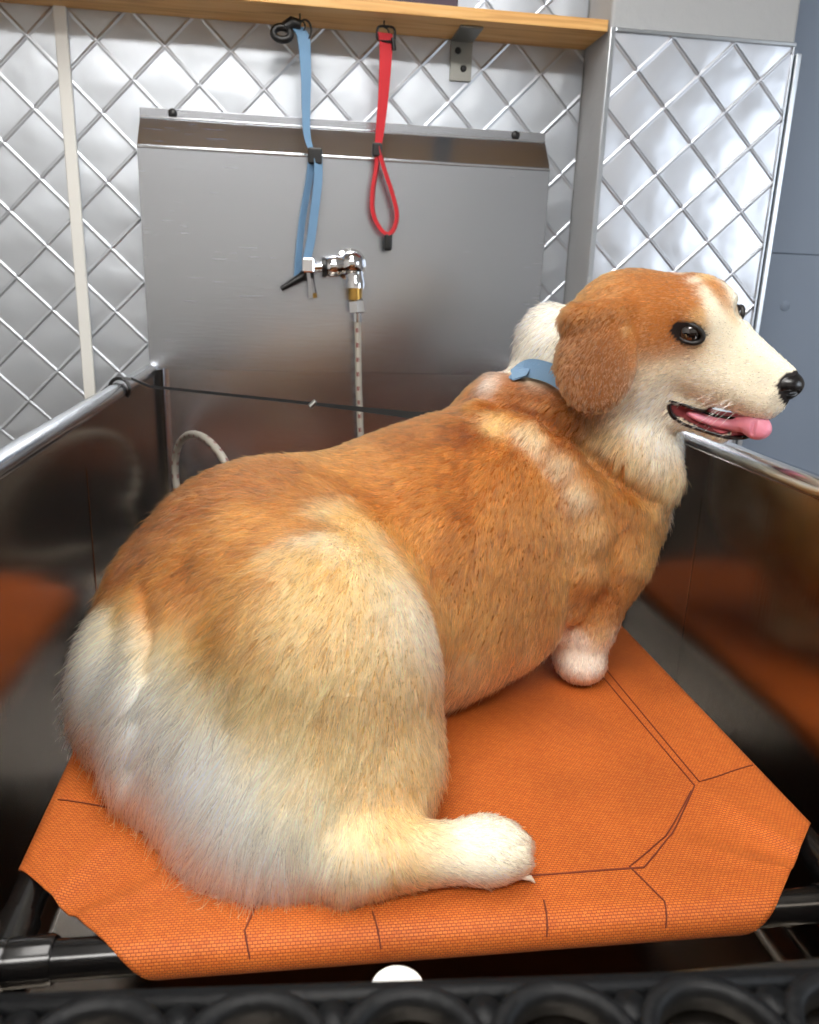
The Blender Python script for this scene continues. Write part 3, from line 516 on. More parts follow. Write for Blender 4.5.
COLS = np.array([[-0.0863,0.721,1.1422,130,70,25,0.02],[-0.0492,0.7125,1.1538,130,70,25,0.02],[-0.0038,0.7041,1.1558,130,70,25,0.02],[0.0323,0.6948,1.1486,160,94,38,0.02],[-0.1193,0.6901,1.1041,130,70,25,0.02],[-0.1269,0.6489,1.0728,160,94,38,0.02],[-0.0964,0.6471,1.1001,160,94,38,0.02],[-0.0528,0.628,1.1237,160,94,38,0.02],[-0.0118,0.6195,1.1346,160,94,38,0.02],[-0.1351,0.6507,1.0649,178,115,53,0.008],[-0.1416,0.6465,1.0539,218,174,114,0.008],[-0.1332,0.6266,1.0506,236,209,164,0.009],[-0.1424,0.6347,1.0444,236,209,164,0.008],[-0.1266,0.6054,1.0423,236,209,164,0.008],[-0.1573,0.6549,1.0413,236,209,164,0.01],[-0.1142,0.5987,1.0495,128,82,42,0.009],[-0.1212,0.6269,1.0636,132,80,36,0.01],[-0.1208,0.5856,1.0299,236,209,164,0.008],[-0.0748,0.5952,1.0846,160,94,38,0.02],[0.0736,0.7473,1.1651,160,94,38,0.02],[0.1061,0.7723,1.1803,130,70,25,0.02],[0.1427,0.8102,1.1946,130,70,25,0.02],[0.1866,0.8691,1.2079,130,70,25,0.02],[0.0798,0.7087,1.1448,160,94,38,0.02],[0.0482,0.6585,1.1354,218,174,114,0.014],[0.0274,0.5834,1.1332,236,209,164,0.012],[0.0039,0.5638,1.1282,218,174,114,0.014],[-0.0184,0.5519,1.1131,178,115,53,0.02],[0.0036,0.5342,1.1079,218,174,114,0.016],[0.0328,0.5388,1.1132,218,174,114,0.02],[0.068,0.5921,1.1169,218,174,114,0.02],[0.0806,0.5591,1.0956,236,209,164,0.02],[0.1084,0.5734,1.0539,236,209,164,0.014],[0.104,0.6695,1.1079,178,115,53,0.02],[0.1261,0.6985,1.1376,160,94,38,0.02],[0.1597,0.7273,1.1598,160,94,38,0.02],[-0.0405,0.5464,1.088,178,115,53,0.02],[-0.0643,0.5604,1.066,178,115,53,0.02],[-0.0109,0.5219,1.0824,218,174,114,0.02],[0.0246,0.514,1.0771,218,174,114,0.02],[0.0616,0.5204,1.0646,218,174,114,0.02],[0.1007,0.5426,1.0171,218,174,114,0.02],[-0.0897,0.5815,1.0568,218,174,114,0.014],[-0.1662,0.646,1.0288,236,209,164,0.014],[-0.1732,0.6339,1.0069,250,239,213,0.02],[-0.1938,0.6545,0.9675,250,239,213,0.02],[-0.1498,0.5974,0.9979,250,239,213,0.02],[-0.1389,0.5742,0.9748,250,239,213,0.02],[-0.1746,0.6438,0.9073,250,239,213,0.02],[-0.1125,0.5673,1.0132,250,239,213,0.02],[-0.0968,0.5712,1.0364,236,209,164,0.014],[-0.0719,0.5487,1.0303,236,209,164,0.02],[-0.0874,0.5414,0.9926,250,239,213,0.02],[-0.0554,0.514,0.9915,250,239,213,0.02],[-0.0701,0.5082,0.9626,250,239,213,0.02],[-0.04,0.4856,0.9603,250,239,213,0.02],[-0.113,0.5498,0.9533,250,239,213,0.02],[-0.0329,0.518,1.0374,218,174,114,0.02],[-0.0187,0.4986,0.9995,236,209,164,0.02],[0.0029,0.5033,1.0279,218,174,114,0.02],[0.0023,0.4782,0.9628,236,209,164,0.02],[-0.026,0.4731,0.9355,250,239,213,0.02],[0.0312,0.4915,0.9845,218,174,114,0.02],[0.037,0.4636,0.9465,236,209,164,0.02],[0.0696,0.5082,0.9876,218,174,114,0.02],[0.0755,0.4862,0.9511,218,174,114,0.02],[0.0581,0.4557,0.9174,218,174,114,0.02],[0.0944,0.515,0.9639,218,174,114,0.02],[0.0229,0.4596,0.9173,236,209,164,0.02],[0.0951,0.4675,0.9427,236,209,164,0.012],[0.0912,0.4594,0.9153,218,174,114,0.014],[0.1164,0.4613,0.9332,250,239,213,0.014],[0.1386,0.4623,0.9391,250,239,213,0.02],[0.1585,0.4667,0.9382,250,239,213,0.02],[0.1613,0.4591,0.9224,250,239,213,0.02],[0.1321,0.4594,0.9116,200,180,165,0.008],[0.1424,0.6711,1.0873,160,94,38,0.02],[0.1748,0.6959,1.1183,160,94,38,0.02],[0.2065,0.6936,1.0782,160,94,38,0.02],[0.1632,0.6648,1.0292,178,115,53,0.02],[0.1987,0.6817,0.9993,178,115,53,0.02],[0.1683,0.6734,0.9723,218,174,114,0.02],[0.2334,0.699,1.0119,178,115,53,0.02],[0.2437,0.7064,1.041,160,94,38,0.02],[0.1898,0.7115,0.9285,218,174,114,0.02],[0.1584,0.7084,0.9085,236,209,164,0.02],[0.2275,0.7042,0.9708,218,174,114,0.02],[0.1666,0.7677,1.1867,130,70,25,0.012],[0.2119,0.784,1.1966,218,174,114,0.009],[0.2445,0.7679,1.1841,236,209,164,0.009],[0.27,0.7525,1.1644,236,209,164,0.009],[0.2892,0.7409,1.1325,236,209,164,0.01],[0.3002,0.7342,1.0948,218,174,114,0.012],[0.2995,0.7337,1.0677,218,174,114,0.01],[0.2966,0.7319,1.0463,178,115,53,0.02],[0.226,0.7499,1.1649,160,94,38,0.02],[0.2514,0.7397,1.1361,160,94,38,0.02],[0.2685,0.7328,1.0956,160,94,38,0.02],[0.1894,0.724,1.1505,160,94,38,0.02],[0.261,0.7856,1.1957,130,70,25,0.008],[0.2926,0.7673,1.174,130,70,25,0.008],[0.318,0.7552,1.1372,160,94,38,0.01],[0.333,0.7561,1.1042,160,94,38,0.02],[0.2128,0.8395,1.2289,238,222,204,0.008],[0.2377,0.8268,1.2255,130,70,25,0.014],[0.2212,0.8245,1.2148,160,94,38,0.02],[0.2624,0.8133,1.2169,130,70,25,0.02],[0.2792,0.792,1.199,160,94,38,0.02],[0.3032,0.7997,1.2087,130,70,25,0.02],[0.3224,0.7836,1.1794,218,174,114,0.013],[0.3283,0.7904,1.2019,160,94,38,0.01],[0.3477,0.7775,1.1808,218,174,114,0.011],[0.3643,0.7737,1.1686,218,174,114,0.011],[0.388,0.7777,1.1569,236,209,164,0.009],[0.374,0.7785,1.1807,236,209,164,0.007],[0.4081,0.7804,1.1362,218,174,114,0.02],[0.341,0.7744,1.1597,178,115,53,0.011],[0.3739,0.774,1.1379,178,115,53,0.011],[0.3047,0.7589,1.1524,160,94,38,0.02],[0.2699,0.7577,1.1737,130,70,25,0.012],[0.3311,0.7611,1.1193,160,94,38,0.02],[0.3677,0.7645,1.107,160,94,38,0.02],[0.401,0.782,1.0902,178,115,53,0.02],[0.3128,0.7333,1.0841,160,94,38,0.02],[0.3567,0.7511,1.055,178,115,53,0.02],[0.3181,0.7347,1.0392,160,94,38,0.02],[0.3284,0.7528,1.0087,160,94,38,0.02],[0.3185,0.7512,0.9885,178,115,53,0.012],[0.3081,0.7531,0.9617,238,222,204,0.008],[0.3315,0.7483,0.9631,218,174,114,0.01],[0.2324,0.7166,0.953,218,174,114,0.012],[0.2617,0.7199,0.979,178,115,53,0.012],[0.3116,0.7501,0.9388,238,222,204,0.014],[0.3344,0.7461,0.9277,238,222,204,0.02],[0.2992,0.7584,0.9165,238,222,204,0.02],[0.3171,0.8115,1.3327,160,94,38,0.02],[0.3551,0.8024,1.3489,160,94,38,0.02],[0.3818,0.8339,1.3536,160,94,38,0.02],[0.3265,0.779,1.3236,160,94,38,0.02],[0.3665,0.7761,1.3346,160,94,38,0.02],[0.4115,0.8293,1.3425,160,94,38,0.02],[0.3544,0.7677,1.315,160,94,38,0.02],[0.4204,0.8456,1.3266,160,94,38,0.02],[0.3685,0.7587,1.2963,160,94,38,0.02],[0.4344,0.8365,1.3079,160,94,38,0.02],[0.3455,0.7634,1.2856,160,94,38,0.02],[0.4273,0.86,1.3,160,94,38,0.02],[0.3608,0.7593,1.2764,160,94,38,0.01],[0.4353,0.8473,1.2895,160,94,38,0.01],[0.3813,0.7577,1.277,160,94,38,0.009],[0.4403,0.8274,1.2873,160,94,38,0.009],[0.3955,0.7534,1.2756,178,115,53,0.007],[0.4472,0.8145,1.2847,178,115,53,0.007],[0.4085,0.7484,1.2783,218,174,114,0.008],[0.454,0.8021,1.2863,218,174,114,0.008],[0.3779,0.7538,1.3113,160,94,38,0.012],[0.4386,0.8255,1.322,160,94,38,0.012],[0.3874,0.7503,1.3213,160,94,38,0.008],[0.4422,0.8151,1.3309,160,94,38,0.008],[0.3917,0.7452,1.3092,218,174,114,0.006],[0.4497,0.8137,1.3194,218,174,114,0.006],[0.383,0.7922,1.3498,160,94,38,0.012],[0.3965,0.8081,1.3522,160,94,38,0.012],[0.3854,0.7648,1.3353,160,94,38,0.009],[0.4257,0.8124,1.3424,160,94,38,0.009],[0.3995,0.7955,1.3534,250,239,213,0.0035],[0.3956,0.791,1.3527,250,239,213,0.0035],[0.398,0.7692,1.3453,250,239,213,0.004],[0.4222,0.7978,1.3496,250,239,213,0.004],[0.4018,0.7554,1.335,250,239,213,0.0045],[0.4377,0.7979,1.3413,250,239,213,0.0045],[0.405,0.7464,1.3238,250,239,213,0.005],[0.4487,0.7981,1.3315,250,239,213,0.005],[0.4097,0.7421,1.3117,250,239,213,0.005],[0.4555,0.7962,1.3198,250,239,213,0.005],[0.3909,0.761,1.3355,160,94,38,0.006],[0.4303,0.8076,1.3425,160,94,38,0.006],[0.3928,0.7492,1.3234,178,115,53,0.005],[0.4439,0.8095,1.3324,178,115,53,0.005],[0.3957,0.7439,1.3132,218,174,114,0.004],[0.451,0.8093,1.3229,218,174,114,0.004],[0.401,0.7433,1.3038,218,174,114,0.004],[0.4539,0.8058,1.3131,218,174,114,0.004],[0.4166,0.7444,1.2886,250,239,213,0.006],[0.4578,0.7931,1.2959,250,239,213,0.006],[0.4345,0.7417,1.2941,250,239,213,0.02],[0.4628,0.7751,1.2991,250,239,213,0.02],[0.4493,0.7356,1.2803,250,239,213,0.02],[0.4733,0.764,1.2845,250,239,213,0.02],[0.4672,0.726,1.2668,250,239,213,0.02],[0.4878,0.7503,1.2705,250,239,213,0.02],[0.4259,0.7425,1.2841,250,239,213,0.009],[0.4619,0.7851,1.2904,250,239,213,0.009],[0.4201,0.7425,1.3005,250,239,213,0.006],[0.4586,0.7879,1.3072,250,239,213,0.006],[0.429,0.7419,1.2959,250,239,213,0.006],[0.4614,0.7801,1.3016,250,239,213,0.006],[0.412,0.7726,1.3497,218,174,114,0.004],[0.4207,0.7828,1.3512,218,174,114,0.004],[0.415,0.7576,1.3402,178,115,53,0.005],[0.4372,0.7839,1.3441,178,115,53,0.005],[0.421,0.7509,1.3319,178,115,53,0.005],[0.446,0.7804,1.3363,178,115,53,0.005],[0.4252,0.7461,1.3216,178,115,53,0.005],[0.4529,0.7788,1.3265,178,115,53,0.005],[0.4308,0.744,1.3122,218,174,114,0.005],[0.4573,0.7752,1.3169,218,174,114,0.005],[0.4357,0.7435,1.3066,218,174,114,0.004],[0.4594,0.7715,1.3108,218,174,114,0.004],[0.4149,0.7463,1.2786,250,239,213,0.006],[0.4571,0.7962,1.2861,250,239,213,0.006],[0.4047,0.7486,1.2831,218,174,114,0.004],[0.4525,0.805,1.2915,218,174,114,0.004],[0.3493,0.7638,1.2557,236,209,164,0.009],[0.4318,0.8613,1.2703,236,209,164,0.009],[0.3595,0.7688,1.2349,250,239,213,0.02],[0.4318,0.8542,1.2477,250,239,213,0.02],[0.3709,0.7626,1.2512,236,209,164,0.01],[0.4375,0.8412,1.2629,236,209,164,0.01],[0.3806,0.7616,1.2566,236,209,164,0.009],[0.4394,0.8311,1.2669,236,209,164,0.009],[0.3995,0.7563,1.2575,250,239,213,0.01],[0.4477,0.8132,1.2659,250,239,213,0.01],[0.4246,0.7429,1.2594,250,239,213,0.02],[0.4649,0.7906,1.2665,250,239,213,0.02],[0.4431,0.7337,1.2458,250,239,213,0.02],[0.4791,0.7763,1.2521,250,239,213,0.02],[0.414,0.7575,1.2373,250,239,213,0.02],[0.4521,0.8025,1.244,250,239,213,0.02],[0.3899,0.7741,1.2326,250,239,213,0.02],[0.4323,0.8242,1.2401,250,239,213,0.02],[0.3723,0.7788,1.2128,250,239,213,0.02],[0.4276,0.844,1.2225,250,239,213,0.02],[0.3657,0.7809,1.2017,250,239,213,0.009],[0.426,0.852,1.2123,250,239,213,0.009],[0.3884,0.7844,1.196,250,239,213,0.012],[0.4273,0.8304,1.2028,250,239,213,0.012],[0.4093,0.7947,1.18,250,239,213,0.009],[0.4233,0.8113,1.1824,250,239,213,0.009],[0.4204,0.7793,1.1939,250,239,213,0.02],[0.4382,0.8004,1.197,250,239,213,0.02],[0.4451,0.7612,1.192,250,239,213,0.02],[0.4605,0.7793,1.1947,250,239,213,0.02],[0.4691,0.7203,1.235,250,239,213,0.02],[0.4983,0.7547,1.2401,250,239,213,0.02],[0.4642,0.7262,1.222,250,239,213,0.02],[0.4935,0.7609,1.2272,250,239,213,0.02],[0.4634,0.7246,1.2522,205,195,185,0.005],[0.4906,0.7567,1.257,205,195,185,0.005],[0.4741,0.7191,1.2333,150,142,136,0.004],[0.5005,0.7504,1.2379,150,142,136,0.004],[0.347,0.7627,1.2708,160,94,38,0.009],[0.4303,0.8612,1.2855,160,94,38,0.009],[0.3448,0.7841,1.201,236,209,164,0.01],[0.3064,0.7793,1.3152,160,94,38,0.01],[0.2824,0.783,1.3045,160,94,38,0.01],[0.3061,0.7728,1.2939,114,68,32,0.02],[0.2831,0.7792,1.283,114,68,32,0.02],[0.3015,0.7535,1.2658,114,68,32,0.02],[0.2865,0.7499,1.2462,114,68,32,0.02],[0.3077,0.7356,1.2385,114,68,32,0.02],[0.3192,0.7535,1.2759,114,68,32,0.02],[0.2987,0.7341,1.2209,114,68,32,0.02],[0.3315,0.7632,1.2951,218,174,114,0.004],[0.332,0.7433,1.2625,160,94,38,0.004],[0.4478,0.8801,1.2828,160,94,38,0.004],[0.2782,0.8672,1.2987,250,239,213,0.014],[0.2631,0.8688,1.2763,250,239,213,0.02],[0.2691,0.8469,1.2618,250,239,213,0.02],[0.2836,0.8462,1.2891,250,239,213,0.012],[0.2553,0.8759,1.2534,250,239,213,0.01],[-0.15,0.86,1.11,130,70,25,0.05],[-0.2,0.82,1.03,160,94,38,0.04],[-0.05,0.93,1.13,160,94,38,0.05],[-0.1,0.92,1.0,178,115,53,0.05],[0.12,0.98,1.13,160,94,38,0.05],[0.2,0.95,1.21,130,70,25,0.05],[0.1,0.95,0.97,178,115,53,0.04],[0.25,0.98,1.0,178,115,53,0.04],[0.2,0.98,1.08,160,94,38,0.05],[0.3,1.0,1.18,160,94,38,0.05],[0.05,0.95,1.08,160,94,38,0.05],[0.42,0.92,1.11,250,239,213,0.04],[0.36,0.93,1.01,250,239,213,0.03],[0.345,0.85,0.92,250,239,213,0.03],[0.0,0.93,0.93,236,209,164,0.03],[0.06,0.97,0.92,250,239,213,0.03],[0.36,0.96,1.31,250,239,213,0.03],[0.22,0.8,0.92,236,209,164,0.04]])  # coat colour points; those along neck and rump creases paint in crease shade
GROOM = np.array([[-0.0875,0.733,1.1439,-0.8549,0.2945,-0.427,0.017,0.45],[-0.0316,0.7278,1.1596,-0.9866,0.1477,-0.0689,0.015,0.4],[0.0336,0.7237,1.1557,-0.9901,0.0461,0.1328,0.013,0.35],[-0.1181,0.7152,1.1152,-0.7126,0.1575,-0.6837,0.02,0.5],[-0.1265,0.6769,1.09,-0.6673,-0.0254,-0.7444,0.02,0.45],[-0.1292,0.6344,1.0606,-0.5756,-0.2298,-0.7848,0.02,0.4],[-0.1115,0.5968,1.0503,-0.5828,-0.2601,-0.7698,0.02,0.35],[-0.0615,0.6344,1.1217,-0.8546,0.0307,-0.5183,0.018,0.35],[-0.0192,0.5912,1.1271,-0.9213,-0.0339,-0.3873,0.016,0.35],[-0.0574,0.576,1.0921,-0.6292,0.0016,-0.7773,0.018,0.35],[0.0036,0.5396,1.1136,-0.8417,-0.2658,-0.4699,0.014,0.5],[0.0341,0.5631,1.1279,-0.27,-0.9249,-0.2676,0.016,0.6],[0.025,0.5277,1.1022,-0.4991,-0.5437,-0.6748,0.015,0.4],[-0.1648,0.6378,1.0233,-0.7518,0.1234,-0.6477,0.028,0.45],[-0.1936,0.6594,0.9846,-0.2231,0.4124,-0.8833,0.03,0.5],[-0.1757,0.6269,0.9534,-0.3951,0.596,-0.699,0.032,0.45],[-0.1519,0.5889,0.9428,-0.0343,0.2377,-0.9707,0.034,0.4],[-0.1299,0.5782,1.0078,-0.5017,-0.0274,-0.8646,0.028,0.4],[-0.1042,0.5629,1.0153,-0.4916,-0.1429,-0.859,0.028,0.35],[-0.072,0.552,1.037,-0.4901,-0.0029,-0.8717,0.024,0.35],[-0.0872,0.5353,0.9792,-0.3683,-0.1162,-0.9224,0.034,0.35],[-0.0546,0.4892,0.9503,-0.3135,-0.1576,-0.9364,0.036,0.35],[-0.0332,0.4744,0.9266,-0.1194,0.0276,-0.9925,0.032,0.35],[-0.0256,0.5145,1.039,-0.432,0.0032,-0.9019,0.02,0.3],[0.0026,0.4952,1.0004,-0.3588,-0.3218,-0.8762,0.022,0.3],[0.038,0.4801,0.9587,-0.137,-0.7471,-0.6504,0.02,0.25],[0.0021,0.4718,0.9427,-0.2471,-0.22,-0.9437,0.026,0.3],[0.0578,0.4549,0.9267,-0.1245,-0.0844,-0.9886,0.012,0.2],[0.0777,0.5219,1.0299,-0.2218,-0.2732,-0.936,0.014,0.3],[0.1065,0.5594,1.0431,0.0699,-0.3706,-0.9262,0.013,0.35],[0.1038,0.5225,0.958,-0.0123,-0.3102,-0.9506,0.014,0.35],[0.0625,0.5339,1.0905,-0.1607,-0.6454,-0.7468,0.013,0.35],[0.0971,0.6176,1.0892,0.4793,-0.4843,-0.7319,0.012,0.35],[0.0948,0.465,0.9406,0.5755,-0.5619,-0.5942,0.01,0.2],[0.1236,0.4605,0.9332,0.9711,-0.2215,-0.089,0.009,0.2],[0.162,0.4646,0.9353,0.9177,0.0321,-0.396,0.005,0.3],[0.1465,0.4647,0.9408,0.9736,-0.0494,-0.2231,0.006,0.25],[0.1458,0.4559,0.9178,0.9126,0.1883,-0.363,0.009,0.3],[0.111,0.4649,0.9086,0.9261,0.2833,-0.2491,0.01,0.2],[0.0831,0.7442,1.1658,-0.9791,0.0996,-0.1774,0.013,0.35],[0.1287,0.7877,1.1879,-0.9791,0.0187,-0.2025,0.013,0.35],[0.1953,0.8094,1.2166,-0.9921,-0.0319,-0.1211,0.012,0.35],[0.138,0.7152,1.1528,-0.9252,-0.3436,-0.1611,0.014,0.3],[0.1333,0.6775,1.1049,-0.6112,-0.4578,-0.6456,0.014,0.3],[0.195,0.6834,1.0617,-0.3667,-0.3736,-0.852,0.015,0.3],[0.1536,0.6604,1.011,-0.4018,-0.1819,-0.8975,0.017,0.3],[0.1898,0.7115,0.9285,-0.7279,0.2336,-0.6447,0.022,0.35],[0.2501,0.7118,0.9833,-0.4391,0.0259,-0.8981,0.02,0.35],[0.209,0.7171,1.1321,-0.5139,-0.5753,-0.6363,0.014,0.3],[0.2079,0.765,1.1823,-0.7194,-0.6473,-0.2519,0.013,0.4],[0.2493,0.7571,1.1634,-0.4371,-0.4198,-0.7954,0.013,0.4],[0.2685,0.7354,1.1055,-0.2197,-0.3923,-0.8932,0.014,0.35],[0.2781,0.7279,1.0316,-0.2725,-0.3102,-0.9108,0.014,0.3],[0.3129,0.7388,1.1041,-0.3936,-0.4899,-0.7779,0.014,0.3],[0.3821,0.7734,1.1157,-0.2492,-0.3461,-0.9045,0.016,0.35],[0.37,0.7549,1.0534,-0.3639,-0.3062,-0.8797,0.013,0.35],[0.352,0.7539,1.0076,-0.3918,0.0368,-0.9193,0.01,0.3],[0.2214,0.8258,1.2168,-0.8286,0.0051,-0.5598,0.01,0.3],[0.2614,0.8089,1.2122,-0.7683,-0.2237,-0.5997,0.011,0.3],[0.3012,0.7903,1.1942,-0.439,-0.4049,-0.8021,0.013,0.3],[0.3426,0.7757,1.1703,-0.3002,-0.1348,-0.9443,0.016,0.3],[0.3919,0.7772,1.1426,-0.1512,-0.0688,-0.9861,0.018,0.35],[0.3176,0.7513,0.9979,-0.3199,-0.1758,-0.931,0.009,0.3],[0.3109,0.7527,0.9557,0.059,0.0887,-0.9943,0.008,0.3],[0.3114,0.7452,0.9229,0.13,-0.0055,-0.9915,0.007,0.2],[0.3428,0.7531,0.9298,0.0759,-0.2002,-0.9768,0.007,0.3],[0.352,0.7939,1.3438,-0.9728,0.1453,-0.1802,0.007,0.2],[0.3902,0.8391,1.3506,-0.2863,0.9563,-0.0595,0.007,0.2],[0.3156,0.8064,1.3277,-0.6674,0.302,-0.6807,0.01,0.25],[0.3909,0.7861,1.35,-0.9403,0.2942,-0.1711,0.006,0.2],[0.4038,0.8014,1.3523,-0.4268,0.9007,-0.0808,0.006,0.2],[0.4086,0.7547,1.3362,-0.774,0.4889,0.4024,0.005,0.2],[0.4395,0.7912,1.3416,-0.6703,0.6113,0.4206,0.005,0.2],[0.3679,0.7601,1.3059,-0.9141,0.3418,-0.2181,0.006,0.2],[0.4315,0.8352,1.3171,-0.4618,0.8761,-0.1386,0.006,0.2],[0.3553,0.7603,1.2811,-0.9145,0.1922,-0.3561,0.007,0.2],[0.4327,0.8517,1.2947,-0.2962,0.9225,-0.2473,0.007,0.2],[0.3958,0.7438,1.3122,-0.6993,0.2809,0.6574,0.004,0.2],[0.4513,0.8094,1.322,-0.4917,0.5261,0.6939,0.004,0.2],[0.3862,0.7569,1.2771,-0.8346,0.2884,-0.4694,0.004,0.15],[0.442,0.8227,1.287,-0.3594,0.8497,-0.3858,0.004,0.15],[0.4336,0.7427,1.3037,-0.7855,0.01,0.6188,0.004,0.15],[0.4603,0.7742,1.3084,-0.2374,0.6573,0.7152,0.004,0.15],[0.4672,0.726,1.2668,-0.8729,0.3655,0.3232,0.004,0.15],[0.4878,0.7503,1.2705,-0.5561,0.7397,0.3789,0.004,0.15],[0.4505,0.7309,1.2562,-0.9066,0.3871,-0.1678,0.005,0.2],[0.4816,0.7677,1.2617,-0.5119,0.8534,-0.0983,0.005,0.2],[0.426,0.7427,1.2494,-0.8275,0.5065,-0.2423,0.007,0.2],[0.4668,0.7909,1.2566,-0.6034,0.7712,-0.2029,0.007,0.2],[0.4537,0.7295,1.2315,-0.7313,0.6009,-0.3227,0.005,0.2],[0.4872,0.769,1.2374,-0.6668,0.6771,-0.3114,0.005,0.2],[0.4074,0.7657,1.2361,-0.8075,0.5452,0.225,0.006,0.2],[0.4431,0.8079,1.2423,-0.7054,0.6659,0.243,0.006,0.2],[0.3745,0.7673,1.2405,-0.8834,0.0637,-0.4644,0.01,0.25],[0.4351,0.8389,1.2512,-0.1499,0.9301,-0.3354,0.01,0.25],[0.3666,0.7784,1.2128,-0.7045,0.2195,-0.6749,0.013,0.3],[0.4269,0.8496,1.2234,-0.2396,0.7686,-0.5932,0.013,0.3],[0.3962,0.7872,1.1901,-0.4798,0.0035,-0.8774,0.012,0.3],[0.4269,0.8234,1.1955,0.0395,0.6169,-0.786,0.012,0.3],[0.4276,0.7716,1.1953,-0.7977,0.6008,0.0515,0.006,0.3],[0.4468,0.7943,1.1987,-0.7327,0.6777,0.0629,0.006,0.3],[0.4693,0.7624,1.1877,-0.4415,-0.4406,-0.7816,0.006,0.3],[0.4642,0.7564,1.1868,0.4648,0.6299,-0.6222,0.006,0.3],[0.3641,0.7781,1.1861,-0.3863,-0.2847,-0.8773,0.016,0.3],[0.4306,0.8567,1.1978,0.3366,0.5692,-0.7502,0.016,0.3],[0.3062,0.7757,1.3035,-0.6028,0.0569,-0.7959,0.006,0.2],[0.3029,0.7596,1.2751,-0.3507,-0.4329,-0.8304,0.005,0.12],[0.2988,0.739,1.2379,-0.1447,-0.3485,-0.9261,0.006,0.15],[0.2791,0.7826,1.2827,-0.5239,-0.2093,-0.8257,0.01,0.3],[0.3244,0.7462,1.2669,0.054,-0.5298,-0.8464,0.006,0.2],[0.2768,0.8614,1.2935,-0.7176,0.1836,-0.6718,0.016,0.4],[0.2622,0.8629,1.2658,-0.3091,0.2033,-0.9291,0.016,0.4],[0.2685,0.7774,1.2629,-0.4575,-0.0427,-0.8882,0.012,0.3],[0.2,0.98,1.08,-0.597,-0.0995,-0.796,0.016,0.3],[0.05,0.95,1.08,-0.7035,0.1005,-0.7035,0.018,0.35],[0.42,0.92,1.08,-0.099,0.099,-0.9901,0.02,0.3],[0.06,0.97,0.92,0.9535,0.286,-0.0953,0.008,0.2],[0.345,0.85,0.92,0.1881,-0.2822,-0.9407,0.007,0.2],[-0.1,0.85,1.03,-0.7663,0.2873,-0.5747,0.024,0.4],[0.36,0.96,1.33,-0.1961,0.5883,-0.7845,0.016,0.3]])
PT = {"upper":[[0.3909,0.7781,1.2226],[0.4044,0.7774,1.2197],[0.4248,0.7715,1.2135],[0.446,0.7672,1.208],[0.4618,0.7516,1.2086],[0.4651,0.736,1.2134]],"lower":[[0.3917,0.7788,1.2194],[0.3976,0.7807,1.2074],[0.4134,0.7802,1.198],[0.4318,0.7702,1.1924],[0.4499,0.7605,1.1879],[0.4687,0.7575,1.1875],[0.4708,0.7436,1.1933]],"eye":[[0.3897,0.7514,1.2943]],"far_eye":[[0.4386,0.7466,1.3133]],"nose":[[0.4816,0.7169,1.2495]],"tongue":[[0.4202,0.7833,1.2094],[0.4417,0.7744,1.2025],[0.4616,0.7666,1.2008],[0.4681,0.7462,1.2054],[0.4748,0.7395,1.2015],[0.4778,0.7391,1.1953]],"tooth":[[0.4613,0.7529,1.2095],[0.4676,0.758,1.196]],"collar":[[0.2449,0.8429,1.2356],[0.2551,0.8556,1.2398],[0.2631,0.8489,1.2446],[0.2737,0.8353,1.2451],[0.2839,0.824,1.2417],[0.2939,0.8153,1.2343],[0.3038,0.8063,1.2271],[0.3148,0.798,1.2198]]}
HEAD = {"O":[0.4178,0.7843,1.2982],"F":[0.7563,-0.6021,-0.2559],"U":[0.1261,-0.2497,0.9601],"S":[-0.642,-0.7583,-0.1129]}
HO, HF, HU, HS = (np.array(HEAD[k]) for k in 'OFUS')
def hd_(f_, u_, s_): return HO+HF*f_+HU*u_+HS*s_
def dprim(p, X):
    if p[0] == 'E':
        q = (X-np.array(p[1]))@np.array(p[3]).T; r = np.array(p[2])
        k0 = np.sqrt(((q/r)**2).sum(-1))+1e-9; k1 = np.sqrt(((q/r**2)**2).sum(-1))+1e-9
        return k0*(k0-1)/k1
    a, b = np.array(p[1]), np.array(p[2]); ba = b-a
    h = np.clip(((X-a)@ba)/(ba@ba), 0, 1)
    return np.linalg.norm(X-a-h[..., None]*ba, axis=-1)-(p[3][0]+(p[3][1]-p[3][0])*h)
def comb(d, p, e):
    k = p[4]
    if p[5] == '-': h = np.clip(.5-.5*(d+e)/k, 0, 1); return d*(1-h)-e*h+k*h*(1-h)
    h = np.clip(.5+.5*(e-d)/k, 0, 1); return e*(1-h)+d*h-k*h*(1-h)
def sdf(X, prims=PRIMS):
    d = np.full(X.shape[:-1], 9.)
    for p in prims: d = comb(d, p, dprim(p, X))
    return d
